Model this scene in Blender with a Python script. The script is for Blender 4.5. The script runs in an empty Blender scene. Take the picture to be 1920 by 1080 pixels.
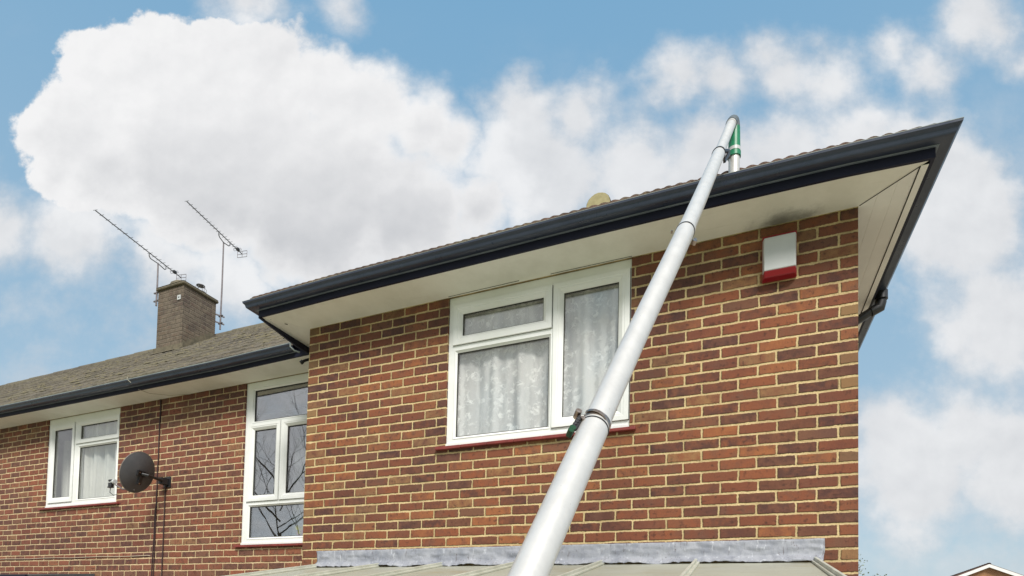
import bpy, math, random
from mathutils import Vector, Matrix
random.seed(7)
R = math.radians
sc = bpy.context.scene
COL = sc.collection

# ------------------------------------------------------------------ camera
cam_d = bpy.data.cameras.new('camera'); cam = bpy.data.objects.new('camera', cam_d); COL.objects.link(cam)
cam_d.sensor_width = 36.0; cam_d.lens = 1056.508/1920*36
cam_d.shift_x = (960-931.717)/1920; cam_d.shift_y = (1104.184-540)/1920
cam_d.clip_start = 0.05; cam_d.clip_end = 3000
cam.matrix_world = Matrix(((0.9184, -0.00644, 0.39559, 3.6131),
                           (0.3950, -0.04240, -0.91770, -3.9424),
                           (0.02268, 0.99908, -0.03639, -0.4911),
                           (0, 0, 0, 1)))
sc.camera = cam

# ------------------------------------------------------------------ light
SUN = Vector((0.44, -0.66, 0.82)).normalized()
sun_d = bpy.data.lights.new('sun', 'SUN'); sun = bpy.data.objects.new('sun', sun_d); COL.objects.link(sun)
sun_d.energy = 4.0; sun_d.angle = R(18); sun_d.color = (1.0, 0.95, 0.88)
sun.rotation_euler = SUN.to_track_quat('Z', 'Y').to_euler(); sun.location = (-20, -25, 20)
sc.view_settings.view_transform = 'Standard'; sc.view_settings.look = 'None'
sc.view_settings.exposure = 0.23; sc.view_settings.gamma = 1.0; sc.view_settings.use_curve_mapping = False

# ------------------------------------------------------------------ node helper
class NT:
    def __init__(s, nt): s.nt = nt
    def new(s, t): return s.nt.nodes.new(t)
    def put(s, sock, v):
        if isinstance(v, bpy.types.NodeSocket): s.nt.links.new(v, sock)
        elif v is not None:
            try: sock.default_value = v
            except Exception: sock.default_value = tuple(v)+(1,)
    def m(s, op, a, b=None, c=None, cl=False):
        n = s.new('ShaderNodeMath'); n.operation = op; n.use_clamp = cl
        s.put(n.inputs[0], a); s.put(n.inputs[1], b); s.put(n.inputs[2], c); return n.outputs[0]
    def vm(s, op, a, b=None, sc_=None):
        n = s.new('ShaderNodeVectorMath'); n.operation = op
        s.put(n.inputs[0], a); s.put(n.inputs[1], b)
        if sc_ is not None: s.put(n.inputs['Scale'], sc_)
        return n.outputs['Value'] if op in ('DISTANCE', 'DOT_PRODUCT', 'LENGTH') else n.outputs[0]
    def mr(s, v, a, b, c=0.0, d=1.0, smooth=True):
        n = s.new('ShaderNodeMapRange'); n.interpolation_type = 'SMOOTHSTEP' if smooth else 'LINEAR'
        s.put(n.inputs[0], v)
        for i, q in enumerate((a, b, c, d)): s.put(n.inputs[i+1], q)
        return n.outputs[0]
    def mix(s, f, a, b, mode='MIX'):
        n = s.new('ShaderNodeMix'); n.data_type = 'RGBA'; n.blend_type = mode
        s.put(n.inputs[0], f); s.put(n.inputs[6], a if isinstance(a, bpy.types.NodeSocket) else tuple(a)+(1,))
        s.put(n.inputs[7], b if isinstance(b, bpy.types.NodeSocket) else tuple(b)+(1,)); return n.outputs[2]
    def noise(s, vec, scale, det=3, rough=0.55, dist=0.0, col=False):
        n = s.new('ShaderNodeTexNoise'); s.put(n.inputs['Vector'], vec); s.put(n.inputs['Scale'], scale)
        n.inputs['Detail'].default_value = det; n.inputs['Roughness'].default_value = rough
        n.inputs['Distortion'].default_value = dist
        return n.outputs[1 if col else 0]
    def voro(s, vec, scale, out='Distance', feat='F1', rnd=1.0):
        n = s.new('ShaderNodeTexVoronoi'); n.feature = feat; s.put(n.inputs['Vector'], vec); s.put(n.inputs['Scale'], scale)
        n.inputs['Randomness'].default_value = rnd; return n.outputs[out]
    def ramp(s, f, stops, const=False):
        n = s.new('ShaderNodeValToRGB'); cr = n.color_ramp
        if const: cr.interpolation = 'CONSTANT'
        while len(cr.elements) < len(stops): cr.elements.new(0.5)
        for e, (p, c) in zip(cr.elements, stops): e.position = p; e.color = tuple(c)+(1,)
        s.put(n.inputs[0], f); return n.outputs[0]
    def xyz(s, v):
        n = s.new('ShaderNodeSeparateXYZ'); s.put(n.inputs[0], v); return n.outputs
    def comb(s, x, y, z):
        n = s.new('ShaderNodeCombineXYZ'); s.put(n.inputs[0], x); s.put(n.inputs[1], y); s.put(n.inputs[2], z); return n.outputs[0]
    def bump(s, h, strength=0.5, dist=0.01, nrm=None):
        n = s.new('ShaderNodeBump'); n.inputs['Strength'].default_value = strength; n.inputs['Distance'].default_value = dist
        s.put(n.inputs['Height'], h)
        if nrm is not None: s.put(n.inputs['Normal'], nrm)
        return n.outputs[0]

def srgb(r, g, b):
    f = lambda c: (c/255/12.92) if c/255 <= 0.04045 else ((c/255+0.055)/1.055)**2.4
    return (f(r), f(g), f(b))

def mat(name, color=(0.5, 0.5, 0.5), rough=0.6, metal=0.0, spec=0.5):
    m = bpy.data.materials.new(name); m.use_nodes = True
    t = NT(m.node_tree); p = m.node_tree.nodes['Principled BSDF']
    p.inputs['Base Color'].default_value = tuple(color)+(1,); p.inputs['Roughness'].default_value = rough
    p.inputs['Metallic'].default_value = metal; p.inputs['Specular IOR Level'].default_value = spec
    return m, t, p
def pos(t):
    return t.new('ShaderNodeNewGeometry').outputs['Position']
def objc(t):
    return t.new('ShaderNodeTexCoord').outputs['Object']

# ------------------------------------------------------------------ sky
world = bpy.data.worlds.new('World'); sc.world = world; world.use_nodes = True
wt = NT(world.node_tree); wt.nt.nodes.clear()
sky = wt.new('ShaderNodeTexSky'); sky.sky_type = 'NISHITA'; sky.sun_disc = False
sky.sun_elevation = math.asin(SUN.z); sky.sun_rotation = math.atan2(SUN.x, SUN.y)
sky.air_density = 1.0; sky.dust_density = 1.0; sky.ozone_density = 1.6
D = wt.new('ShaderNodeTexCoord').outputs['Generated']
dx, dy, dz = wt.xyz(D)[0:3]
# cloud bank to the north: directions mapped on a far upright plane, h sideways and v up
north = wt.m('MAXIMUM', wt.vm('DOT_PRODUCT', D, (-0.396, 0.918, 0.0)), 0.12)
h = wt.m('DIVIDE', wt.vm('DOT_PRODUCT', D, (0.918, 0.396, 0.0)), north); v = wt.m('DIVIDE', dz, north)
Q = wt.comb(h, v, 0.0)
CRISP = [(-0.790,0.865,0.100),(-0.738,0.975,0.093),(-0.650,0.987,0.099),(-0.542,0.979,0.099),(-0.444,0.972,0.099),(-0.345,0.949,0.096),(-0.251,0.910,0.102),(-0.162,0.877,0.087),(-0.107,0.838,0.076),(-0.854,0.854,0.049),(-0.804,0.837,0.071),(-0.811,0.787,0.049),(-0.729,0.784,0.095),(-0.604,0.817,0.142),(-0.535,0.808,0.199),(-0.338,0.743,0.189),(-0.182,0.716,0.142),(-0.402,0.632,0.066),(-0.372,0.598,0.033),(-0.046,0.730,0.080)]
SOFT = [(0.023,0.907,0.062),(0.135,0.909,0.055),(0.069,0.792,0.104),(0.000,0.821,0.076),(0.225,0.801,0.090),(0.380,0.815,0.090),(0.517,0.843,0.076),(0.653,0.861,0.080),(0.770,0.844,0.090),(0.828,0.740,0.132),(0.310,0.979,0.052),(0.389,0.986,0.047),(0.511,0.994,0.049),(0.595,0.981,0.047),(0.477,1.034,0.028),(0.771,1.000,0.040),(0.703,1.045,0.021),(0.870,1.120,0.057),(0.899,1.085,0.033),(0.940,1.015,0.017),(0.894,0.544,0.104),(0.817,0.532,0.047),(0.720,0.315,0.085),(0.844,0.338,0.085),(0.920,0.272,0.104),(0.748,0.220,0.090),(-0.488,1.103,0.055),(-0.311,1.102,0.025),(-0.893,0.680,0.052),(-0.772,0.673,0.080),(-0.596,0.637,0.090),(-0.488,0.600,0.066)]
GAPS = [(0.428,0.924,0.023),(0.340,0.921,0.023),(0.242,0.978,0.025),(-0.295,0.610,0.025),(0.722,0.944,0.019),(-0.582,0.649,0.015)]

w1 = wt.vm('SCALE', wt.vm('SUBTRACT', wt.noise(Q, 5.0, 4, 0.6, col=True), (0.5, 0.5, 0.5)), None, 0.075)
w2 = wt.vm('SCALE', wt.vm('SUBTRACT', wt.noise(Q, 26.0, 3, 0.6, col=True), (0.5, 0.5, 0.5)), None, 0.022)
QC = wt.vm('MULTIPLY', wt.vm('ADD', wt.vm('ADD', Q, w1), w2), (1, 1, 0))
def field(lst, vec, k):
    f = -1.0
    for x, y, r in lst: f = wt.m('SMOOTH_MAX', f, wt.m('SUBTRACT', r, wt.vm('DISTANCE', vec, (x, y, 0))), k)
    return f
def fieldmin(f, lst, vec):
    for x, y, r in lst: f = wt.m('MINIMUM', f, wt.m('SUBTRACT', wt.vm('DISTANCE', vec, (x, y, 0)), r))
    return f
Fc = field(CRISP, QC, 0.02); Fs = fieldmin(field(SOFT, QC, 0.05), GAPS, QC)
bil = wt.voro(wt.vm('ADD', Q, wt.vm('SCALE', w1, None, 0.6)), 17.0); bil2 = wt.voro(wt.vm('ADD', Q, w2), 44.0)
fbh = wt.noise(Q, 14.0, 8, 0.66); fb = wt.noise(Q, 9.0, 7, 0.55); fb2 = wt.noise(wt.vm('ADD', Q, (-0.012, 0.020, 0)), 9.0, 7, 0.55)
Fc = wt.m('ADD', Fc, wt.m('MULTIPLY', wt.m('SUBTRACT', 0.45, bil), 0.026)); Fc = wt.m('ADD', Fc, 0.006); Fc = wt.m('ADD', Fc, wt.m('MULTIPLY', wt.m('SUBTRACT', 0.45, bil2), 0.009))
Fc = wt.m('ADD', Fc, wt.m('MULTIPLY', wt.m('SUBTRACT', fbh, 0.5), 0.075))
wid = wt.mr(wt.m('ADD', h, wt.m('MULTIPLY', v, -0.9)), -1.55, -0.95, 0.012, 0.055)      # crisp on the sunlit left, softer to the right and below
dc_ = wt.mr(Fc, wt.m('MULTIPLY', wid, -0.5), wid)
Fs2 = wt.m('ADD', Fs, wt.m('MULTIPLY', wt.m('SUBTRACT', wt.m('MULTIPLY_ADD', fbh, 0.4, wt.m('MULTIPLY', fb, 0.6)), 0.40), 0.17))
ds_ = wt.m('MULTIPLY', wt.mr(Fs2, -0.035, 0.055), 0.93)
wisp = wt.m('MULTIPLY', wt.mr(wt.noise(wt.vm('ADD', Q, (4, 2, 1)), 4.0, 6, 0.65), 0.44, 0.74, 0.0, 0.55), wt.mr(v, 1.12, 0.7))
dens = wt.m('MAXIMUM', wt.m('MAXIMUM', dc_, ds_), wisp)
# cloud body: lit relief towards the upper left, greyer base
rel = wt.m('SUBTRACT', fb, fb2); mid = wt.noise(wt.vm('ADD', Q, w1), 3.6, 4, 0.5)
body = wt.m('MULTIPLY', wt.mr(Fc, 0.01, 0.11), wt.mr(wt.m('ADD', v, wt.m('MULTIPLY', mid, 0.5)), 1.28, 0.88))
g = wt.m('ADD', wt.m('MULTIPLY', body, 0.75), wt.m('MULTIPLY', wt.m('SUBTRACT', mid, 0.42), 0.9))
g = wt.m('ADD', g, wt.m('MULTIPLY', rel, -0.8))
g = wt.m('ADD', g, wt.m('MULTIPLY', wt.mr(wt.m('MAXIMUM', dc_, ds_), 0.95, 0.3), 0.25))
g = wt.m('ADD', g, wt.m('MULTIPLY', wt.m('SUBTRACT', 1.0, wt.mr(Fc, -0.05, 0.0)), 0.28), cl=True)
# the rest of the sky: broken cloud from plain noise
away = wt.mr(wt.vm('DOT_PRODUCT', D, (-0.396, 0.918, 0.0)), 0.22, 0.36, 1.0, 0.0)
bn = wt.noise(wt.vm('ADD', D, (3.1, 1.7, 0.4)), 2.2, 6, 0.6)
da = wt.mr(bn, 0.36, 0.52)
dens = wt.m('ADD', wt.m('MULTIPLY', dens, wt.m('SUBTRACT', 1.0, away)), wt.m('MULTIPLY', da, away))
ccol = wt.mix(g, (7.7, 7.7, 7.75), (5.0, 5.12, 5.35))
bluecol = wt.mix(0.80, sky.outputs[0], wt.mix(wt.mr(dz, 0.1, 0.75, smooth=False), (4.0, 5.4, 6.3), (1.95, 4.0, 6.0)))
skyc = wt.mix(dens, bluecol, ccol)
below = wt.mr(dz, -0.02, 0.0)
skyc = wt.mix(below, (1.6, 1.5, 1.3), skyc)
bg = wt.new('ShaderNodeBackground'); bg.inputs['Strength'].default_value = 0.1
wt.nt.links.new(skyc, bg.inputs['Color'])
wo = wt.new('ShaderNodeOutputWorld'); wt.nt.links.new(bg.outputs[0], wo.inputs['Surface'])

# ------------------------------------------------------------------ object helpers
def tag(o, label=None, cat=None, group=None, kind=None):
    for k, v in (('label', label), ('category', cat), ('group', group), ('kind', kind)):
        if v: o[k] = v
    return o
def thing(name, loc, label, cat, group=None):
    o = bpy.data.objects.new(name, None); COL.objects.link(o); o.location = loc; o.empty_display_size = 0.2
    return tag(o, label, cat, group)
def wloc(o):
    v = Vector((0, 0, 0))
    while o is not None: v = v + Vector(o.location); o = o.parent
    return v

class MB:
    """collects shapes in world coordinates; build() links them as one mesh object"""
    def __init__(s): s.v = []; s.f = []
    def add(s, vs, fs):
        b = len(s.v); s.v += [tuple(v) for v in vs]; s.f += [tuple(b+i for i in f) for f in fs]
    def box(s, x0, x1, y0, y1, z0, z1):
        s.add([(x0,y0,z0),(x1,y0,z0),(x1,y1,z0),(x0,y1,z0),(x0,y0,z1),(x1,y0,z1),(x1,y1,z1),(x0,y1,z1)],
              [(0,3,2,1),(4,5,6,7),(0,1,5,4),(1,2,6,5),(2,3,7,6),(3,0,4,7)])
    def obox(s, c, ax, ay, az, hx, hy, hz, top=1.0):
        c = Vector(c); ax, ay, az = (Vector(a).normalized() for a in (ax, ay, az)); vs = []
        for k in (-1, 1):
            t = top if k == 1 else 1.0
            for i, j in ((-1,-1),(1,-1),(1,1),(-1,1)): vs.append(c+ax*hx*i*t+ay*hy*j*t+az*hz*k)
        s.add(vs, [(0,3,2,1),(4,5,6,7),(0,1,5,4),(1,2,6,5),(2,3,7,6),(3,0,4,7)])
    def quad(s, *p): s.add(p, [tuple(range(len(p)))])
    def bar(s, a, b, w, h, up=(0, 0, 1)):
        a = Vector(a); b = Vector(b); d = (b-a); L = d.length; d.normalize()
        sd = d.cross(Vector(up)); 
        if sd.length < 1e-4: sd = d.cross(Vector((1, 0, 0)))
        sd.normalize(); u = sd.cross(d)
        s.obox((a+b)/2, d, sd, u, L/2, w/2, h/2)
    def tube(s, pts, rad, n=16, cap=True, close=False):
        pts = [Vector(p) for p in pts]
        if not hasattr(rad, '__len__'): rad = [rad]*len(pts)
        d0 = (pts[1]-pts[0]).normalized(); ref = Vector((0, 0, 1)) if abs(d0.z) < 0.9 else Vector((1, 0, 0))
        u = d0.cross(ref).normalized(); vs = []
        m = len(pts)
        for i, p in enumerate(pts):
            if i == 0: d = pts[1]-pts[0]
            elif i == m-1: d = pts[-1]-pts[-2]
            else: d = (pts[i+1]-p).normalized()+(p-pts[i-1]).normalized()
            d.normalize(); u = (u-d*u.dot(d)).normalized(); w = d.cross(u)
            for k in range(n):
                a = 2*math.pi*k/n; vs.append(p+(u*math.cos(a)+w*math.sin(a))*rad[i])
        fs = []
        for i in range(m-1):
            for k in range(n):
                a = i*n+k; b = i*n+(k+1) % n; fs.append((a, b, b+n, a+n))
        if cap: fs.append(tuple(range(n-1, -1, -1))); fs.append(tuple((m-1)*n+k for k in range(n)))
        s.add(vs, fs)
    def sweep(s, prof, path, nrm, zf=None, closed=False, caps=True):
        """prof: (out, z); path: (x, y); nrm: (nx, ny) per path point"""
        n = len(prof); vs = []
        for (x, y), (nx, ny) in zip(path, nrm):
            for o, z in prof: vs.append((x+nx*o, y+ny*o, z+(zf(x, y) if zf else 0)))
        fs = []; e = n if closed else n-1
        for i in range(len(path)-1):
            for k in range(e):
                a = i*n+k; b = i*n+(k+1) % n; fs.append((a, b, b+n, a+n))
        if caps and closed: fs.append(tuple(range(n-1, -1, -1))); fs.append(tuple((len(path)-1)*n+k for k in range(n)))
        s.add(vs, fs)
    def ring(s, x0, x1, z0, z1, prof):
        """profile swept with mitres round a rectangle in a wall: prof = (inset, y)"""
        n = len(prof); vs = []
        for cx, cz, sx, sz in ((x0,z0,1,1),(x1,z0,-1,1),(x1,z1,-1,-1),(x0,z1,1,-1)):
            for i, y in prof: vs.append((cx+sx*i, y, cz+sz*i))
        fs = []
        for c in range(4):
            for k in range(n):
                a = c*n+k; b = c*n+(k+1) % n; d = ((c+1) % 4)*n
                fs.append((a, d+k, d+(k+1) % n, b))
        s.add(vs, fs)
    def build(s, name, m, parent=None, smooth=False, loc=None, bevel=None, ang=35):
        me = bpy.data.meshes.new(name); o = bpy.data.objects.new(name, me); COL.objects.link(o)
        if parent is not None: o.parent = parent; off = wloc(parent)
        else: off = Vector(loc) if loc else Vector((0, 0, 0)); o.location = off
        me.from_pydata([(v[0]-off.x, v[1]-off.y, v[2]-off.z) for v in s.v], [], s.f)
        me.materials.append(m); me.validate()
        if smooth:
            me.polygons.foreach_set('use_smooth', [True]*len(me.polygons))
            try: me.set_sharp_from_angle(angle=R(ang))
            except Exception: pass
        if bevel:
            b = o.modifiers.new('bevel', 'BEVEL'); b.width = bevel; b.segments = 2; b.limit_method = 'ANGLE'; b.angle_limit = R(40)
        me.update(); return o

# ------------------------------------------------------------------ materials
def brick_mat(name, x_off, z_off, cols, mortar, corner=None, scale=1.0, eaves_shade=0.0, blotch=0.0):
    m, t, p = mat(name, rough=0.88, spec=0.25)
    P = pos(t); geo = t.new('ShaderNodeNewGeometry').outputs['Normal']
    nx = t.m('ABSOLUTE', t.xyz(geo)[0]); side = t.m('GREATER_THAN', nx, 0.6)
    x, y, z = t.xyz(P)[0:3]
    h = t.m('ADD', t.m('MULTIPLY', x, t.m('SUBTRACT', 1.0, side)), t.m('MULTIPLY', y, side))
    wv = t.xyz(t.noise(P, 16.0, 3, 0.6, col=True))
    wv2 = t.xyz(t.noise(P, 2.3, 2, 0.5, col=True))
    h2 = t.m('ADD', h, t.m('MULTIPLY_ADD', wv[0], 0.010, -0.005))
    z2 = t.m('ADD', z, t.m('MULTIPLY_ADD', wv[1], 0.010, -0.005))
    z2 = t.m('ADD', z2, t.m('MULTIPLY_ADD', wv2[1], 0.010, -0.005))
    r = t.m('DIVIDE', t.m('SUBTRACT', z2, z_off), 0.075*scale)
    row = t.m('FLOOR', r); fr = t.m('FRACT', r)
    par = t.m('MODULO', t.m('ADD', row, 100.0), 2.0)
    # stretcher bond: even rows start with a half brick at the quoin
    jit = t.new('ShaderNodeTexWhiteNoise'); jit.noise_dimensions = '1D'; t.put(jit.inputs['W'], row)
    c = t.m('ADD', t.m('DIVIDE', t.m('SUBTRACT', h2, x_off), 0.225*scale), t.m('MULTIPLY', t.m('SUBTRACT', 1.0, par), 0.5))
    c = t.m('ADD', c, t.m('MULTIPLY_ADD', jit.outputs['Value'], 0.05, -0.025))
    c = t.m('ADD', c, t.m('MULTIPLY', side, 0.5))
    colm = t.m('FLOOR', c); fc = t.m('FRACT', c)
    wn = t.new('ShaderNodeTexWhiteNoise'); wn.noise_dimensions = '3D'
    t.put(wn.inputs['Vector'], t.comb(colm, row, side))
    rv, rc = wn.outputs['Value'], t.xyz(wn.outputs['Color'])
    dxx = t.m('SUBTRACT', t.m('MULTIPLY', t.m('MINIMUM', fc, t.m('SUBTRACT', 1.0, fc)), 0.225*scale), t.m('MULTIPLY_ADD', rc[0], 0.0025, 0.0048))
    dzz = t.m('SUBTRACT', t.m('MULTIPLY', t.m('MINIMUM', fr, t.m('SUBTRACT', 1.0, fr)), 0.075*scale), t.m('MULTIPLY_ADD', rc[1], 0.0022, 0.0058))
    k = 0.006
    hh = t.m('MAXIMUM', t.m('SUBTRACT', k, t.m('ABSOLUTE', t.m('SUBTRACT', dxx, dzz))), 0.0)
    d = t.m('SUBTRACT', t.m('MINIMUM', dxx, dzz), t.m('MULTIPLY', t.m('MULTIPLY', hh, hh), 0.25/k))
    en = t.m('SUBTRACT', t.noise(P, 75.0, 4, 0.65), 0.5)
    smear = t.mr(t.noise(P, 9.0, 3, 0.6), 0.60, 0.80, 0.0, 0.010)
    d = t.m('SUBTRACT', t.m('ADD', d, t.m('MULTIPLY', en, 0.0115)), smear)
    mask = t.mr(d, -0.0008, 0.0014)                         # 1 = brick
    base = t.ramp(rv, cols, const=True)
    mott = t.noise(P, 14.0, 5, 0.65)
    base = t.mix(t.mr(mott, 0.35, 0.70, 0.0, 0.95), base, t.ramp(rc[2], [(0, cols[1][1]), (0.5, cols[-2][1]), (1, cols[2][1])]))
    fine = t.noise(P, 190.0, 3, 0.7)
    base = t.mix(1.0, base, t.ramp(fine, [(0.25, (0.62, 0.60, 0.60)), (0.5, (0.98, 0.98, 0.98)), (0.8, (1.35, 1.25, 1.15))]), 'MULTIPLY')
    kiln = t.mr(t.noise(t.vm('ADD', P, t.comb(t.m('MULTIPLY', rv, 7.0), 0.0, rv)), 30.0, 3, 0.6), 0.55, 0.68, 0.0, 0.6)
    base = t.mix(kiln, base, tuple(q*0.55 for q in cols[0][1]))
    bloom = t.mr(t.noise(P, 5.0, 6, 0.72), 0.60, 0.80, 0.0, 0.35)
    warm = t.mr(t.noise(P, 0.9, 3, 0.6), 0.40, 0.62)
    base = t.mix(1.0, base, t.mix(warm, (0.88, 0.86, 0.90), (1.10, 1.04, 0.94)), 'MULTIPLY')
    base = t.mix(bloom, base, srgb(150, 112, 80))
    if corner:
        x0, x1, cc = corner
        hd = t.m('MULTIPLY', t.m('SUBTRACT', 1.0, par), t.m('ADD', t.m('LESS_THAN', x, x0+0.108), t.m('GREATER_THAN', x, x1-0.108)))
        hd = t.m('MULTIPLY', hd, t.m('SUBTRACT', 1.0, side))
        base = t.mix(t.m('MULTIPLY', hd, t.mr(rc[1], 0.40, 0.8, 0.05, 0.8)), base, cc)
    mcol = t.mix(t.mr(t.noise(P, 6.0, 4, 0.6), 0.3, 0.72), mortar[0], mortar[1])
    mcol = t.mix(1.0, mcol, t.ramp(t.noise(P, 120.0, 3, 0.7), [(0.25, (0.72, 0.70, 0.66)), (0.6, (1.08, 1.08, 1.08))]), 'MULTIPLY')
    col_ = t.mix(mask, mcol, base)
    # rain-washed grime that has settled in patches
    gr = t.mr(t.noise(t.vm('MULTIPLY', P, (1.4, 1.4, 0.5)), 1.9, 5, 0.65), 0.48, 0.78, 0.0, 0.30)
    col_ = t.mix(gr, col_, t.mix(0.5, col_, (0.08, 0.065, 0.05)))
    if blotch:
        bl = t.mr(t.noise(P, 5.0, 6, 0.7), 0.40, 0.58, 0.0, blotch); col_ = t.mix(bl, col_, t.mix(t.noise(P, 22, 4, 0.7), srgb(70, 64, 58), srgb(138, 126, 110)))
    if eaves_shade:
        st = t.m('MULTIPLY', t.mr(z, 1.66, 1.98), t.mr(t.noise(P, 3.0, 5, 0.7), 0.36, 0.62, 0.25, 1.0))  # shadow under the eaves painted into the brick colour, broken up by patchy grime
        col_ = t.mix(t.m('MULTIPLY', st, eaves_shade), col_, srgb(62, 56, 54))
    t.put(p.inputs['Base Color'], col_)
    hgt = t.m('ADD', t.mr(d, -0.003, 0.004), t.m('MULTIPLY', fine, 0.22))
    hgt = t.m('ADD', hgt, t.m('MULTIPLY', mott, 0.3))
    hgt = t.m('ADD', hgt, t.m('MULTIPLY', rc[0], 0.25))
    t.put(p.inputs['Normal'], t.bump(hgt, 1.0, 0.009))
    return m

BC = [(0.0, srgb(84, 60, 56)), (0.16, srgb(118, 74, 58)), (0.36, srgb(132, 82, 60)), (0.52, srgb(98, 67, 57)),
      (0.66, srgb(146, 96, 66)), (0.80, srgb(110, 80, 67)), (0.90, srgb(140, 108, 78))]
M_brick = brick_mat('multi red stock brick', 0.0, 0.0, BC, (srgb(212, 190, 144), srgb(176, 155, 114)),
                    corner=(0.0, 4.265, srgb(138, 112, 78)), eaves_shade=0.42)
BC2 = [(0.0, srgb(92, 66, 60)), (0.20, srgb(122, 76, 62)), (0.42, srgb(134, 84, 68)), (0.58, srgb(106, 74, 64)),
      (0.74, srgb(142, 96, 74)), (0.84, srgb(114, 84, 72)), (0.92, srgb(138, 108, 82))]
M_brick2 = brick_mat('weathered red stock brick', -1.7338+0.0, 0.409, BC2, (srgb(208, 186, 148), srgb(184, 160, 124)), eaves_shade=0.5)
M_brick3 = brick_mat('sooty chimney brick', 0.02, 0.03, [(0.0, srgb(88, 80, 74)), (0.3, srgb(104, 90, 80)), (0.5, srgb(94, 84, 76)), (0.7, srgb(110, 94, 82)), (0.85, srgb(98, 88, 78)), (0.95, srgb(96, 86, 78))],
                     (srgb(122, 114, 102), srgb(92, 86, 78)), blotch=0.85)
M_brickfar = brick_mat('buff house brick', 0.0, 0.0, [(0.0, srgb(150, 112, 84)), (0.3, srgb(168, 128, 96)), (0.5, srgb(158, 118, 90)), (0.7, srgb(172, 130, 98)), (0.9, srgb(160, 124, 94))],
                       (srgb(180, 160, 130), srgb(170, 150, 122)))

def noisy(name, c1, c2, sc1, rough, spec=0.5, bump=0.0, bsc=60, metal=0.0, c3=None, rr=None):
    m, t, p = mat(name, rough=rough, spec=spec, metal=metal); P = pos(t)
    c = t.mix(t.mr(t.noise(P, sc1, 5, 0.65), 0.3, 0.7), c1, c2)
    if c3: c = t.mix(t.mr(t.noise(P, sc1*3.7, 4, 0.7), 0.56, 0.72, 0.0, 0.8), c, c3)
    t.put(p.inputs['Base Color'], c)
    if rr: t.put(p.inputs['Roughness'], t.mr(t.noise(P, 9, 4, 0.6), 0.3, 0.7, rr[0], rr[1]))
    if bump: t.put(p.inputs['Normal'], t.bump(t.noise(P, bsc, 4, 0.6), bump, 0.004))
    return m
M_upvc = noisy('white upvc', srgb(232, 234, 233), srgb(222, 225, 221), 3.0, 0.28, 0.5, 0.03, 20)
M_soffit, t, p = mat('aged white soffit board', rough=0.5, spec=0.4); P = pos(t)
c = t.mix(t.mr(t.noise(P, 2.2, 5, 0.65), 0.3, 0.7), srgb(234, 234, 226), srgb(218, 218, 208))
c = t.mix(t.mr(t.noise(t.vm('MULTIPLY', P, (0.5, 6.0, 1.0)), 3.0, 5, 0.7), 0.58, 0.8, 0.0, 0.35), c, srgb(176, 174, 152))
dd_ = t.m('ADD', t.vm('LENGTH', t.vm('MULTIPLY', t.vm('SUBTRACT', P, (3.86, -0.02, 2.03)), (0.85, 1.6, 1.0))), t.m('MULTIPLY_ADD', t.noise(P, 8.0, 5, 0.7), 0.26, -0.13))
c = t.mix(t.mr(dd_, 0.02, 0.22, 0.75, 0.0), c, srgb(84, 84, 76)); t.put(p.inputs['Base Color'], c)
t.put(p.inputs['Normal'], t.bump(t.noise(P, 8, 4, 0.6), 0.06, 0.004))
M_soffit2 = noisy('grooved white soffit board', srgb(240, 240, 236), srgb(226, 226, 222), 2.2, 0.45, 0.4, 0.06, 8)
M_anth = noisy('anthracite gutter plastic', srgb(44, 52, 70), srgb(53, 61, 78), 4.0, 0.30, 0.5, 0.05, 14, rr=(0.26, 0.42))
M_fascia = noisy('anthracite fascia board', srgb(20, 23, 42), srgb(25, 28, 47), 3.0, 0.6, 0.3, 0.05, 9)
M_highlight = noisy('pale gutter highlight', srgb(112, 122, 134), srgb(92, 102, 114), 7.0, 0.45)  # paler colour stands in for the highlight along the gutter foot
M_rim = noisy('weathered gutter rim', srgb(132, 142, 140), srgb(112, 120, 118), 9.0, 0.6)
M_dark = noisy('black plastic', (0.012, 0.012, 0.014), (0.02, 0.02, 0.022), 20, 0.4)
M_rub = mat('black rubber', (0.01, 0.01, 0.012), 0.6)[0]
M_line = mat('dark joint gap', (0.03, 0.028, 0.025), 0.9)[0]
M_sill = noisy('red quarry tile sill', srgb(134, 60, 56), srgb(110, 48, 44), 12, 0.5, 0.4, 0.2, 80)
M_alr = mat('red alarm plastic', srgb(136, 20, 34), 0.32)[0]
M_alw = noisy('white alarm plastic', srgb(190, 194, 194), srgb(182, 186, 186), 5, 0.35)
M_green = noisy('green sleeve rubber', srgb(14, 108, 74), srgb(24, 126, 88), 30, 0.4)
M_lime = mat('bright green lever', srgb(12, 62, 34), 0.12)[0]
M_steel = noisy('brushed steel', (0.48, 0.40, 0.34), (0.20, 0.14, 0.11), 60, 0.3, metal=1.0)
M_gal = noisy('galvanised aerial metal', (0.13, 0.13, 0.14), (0.20, 0.20, 0.21), 30, 0.5, metal=0.4)
M_mast = noisy('weathered mast', srgb(128, 122, 124), srgb(104, 98, 102), 18, 0.55, metal=0.3)
M_cable = mat('dark brown cable', srgb(52, 34, 34), 0.6)[0]
M_cement = noisy('cement flaunching', srgb(116, 108, 92), srgb(92, 88, 76), 9, 0.95, 0.2, 0.6, 40, c3=srgb(72, 70, 60))
M_mortarcap = noisy('pale mortar', srgb(170, 162, 126), srgb(152, 144, 110), 14, 0.9, 0.2, 0.4, 60)
M_potm = noisy('clay', srgb(150, 96, 70), srgb(120, 80, 62), 9, 0.8)

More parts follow.
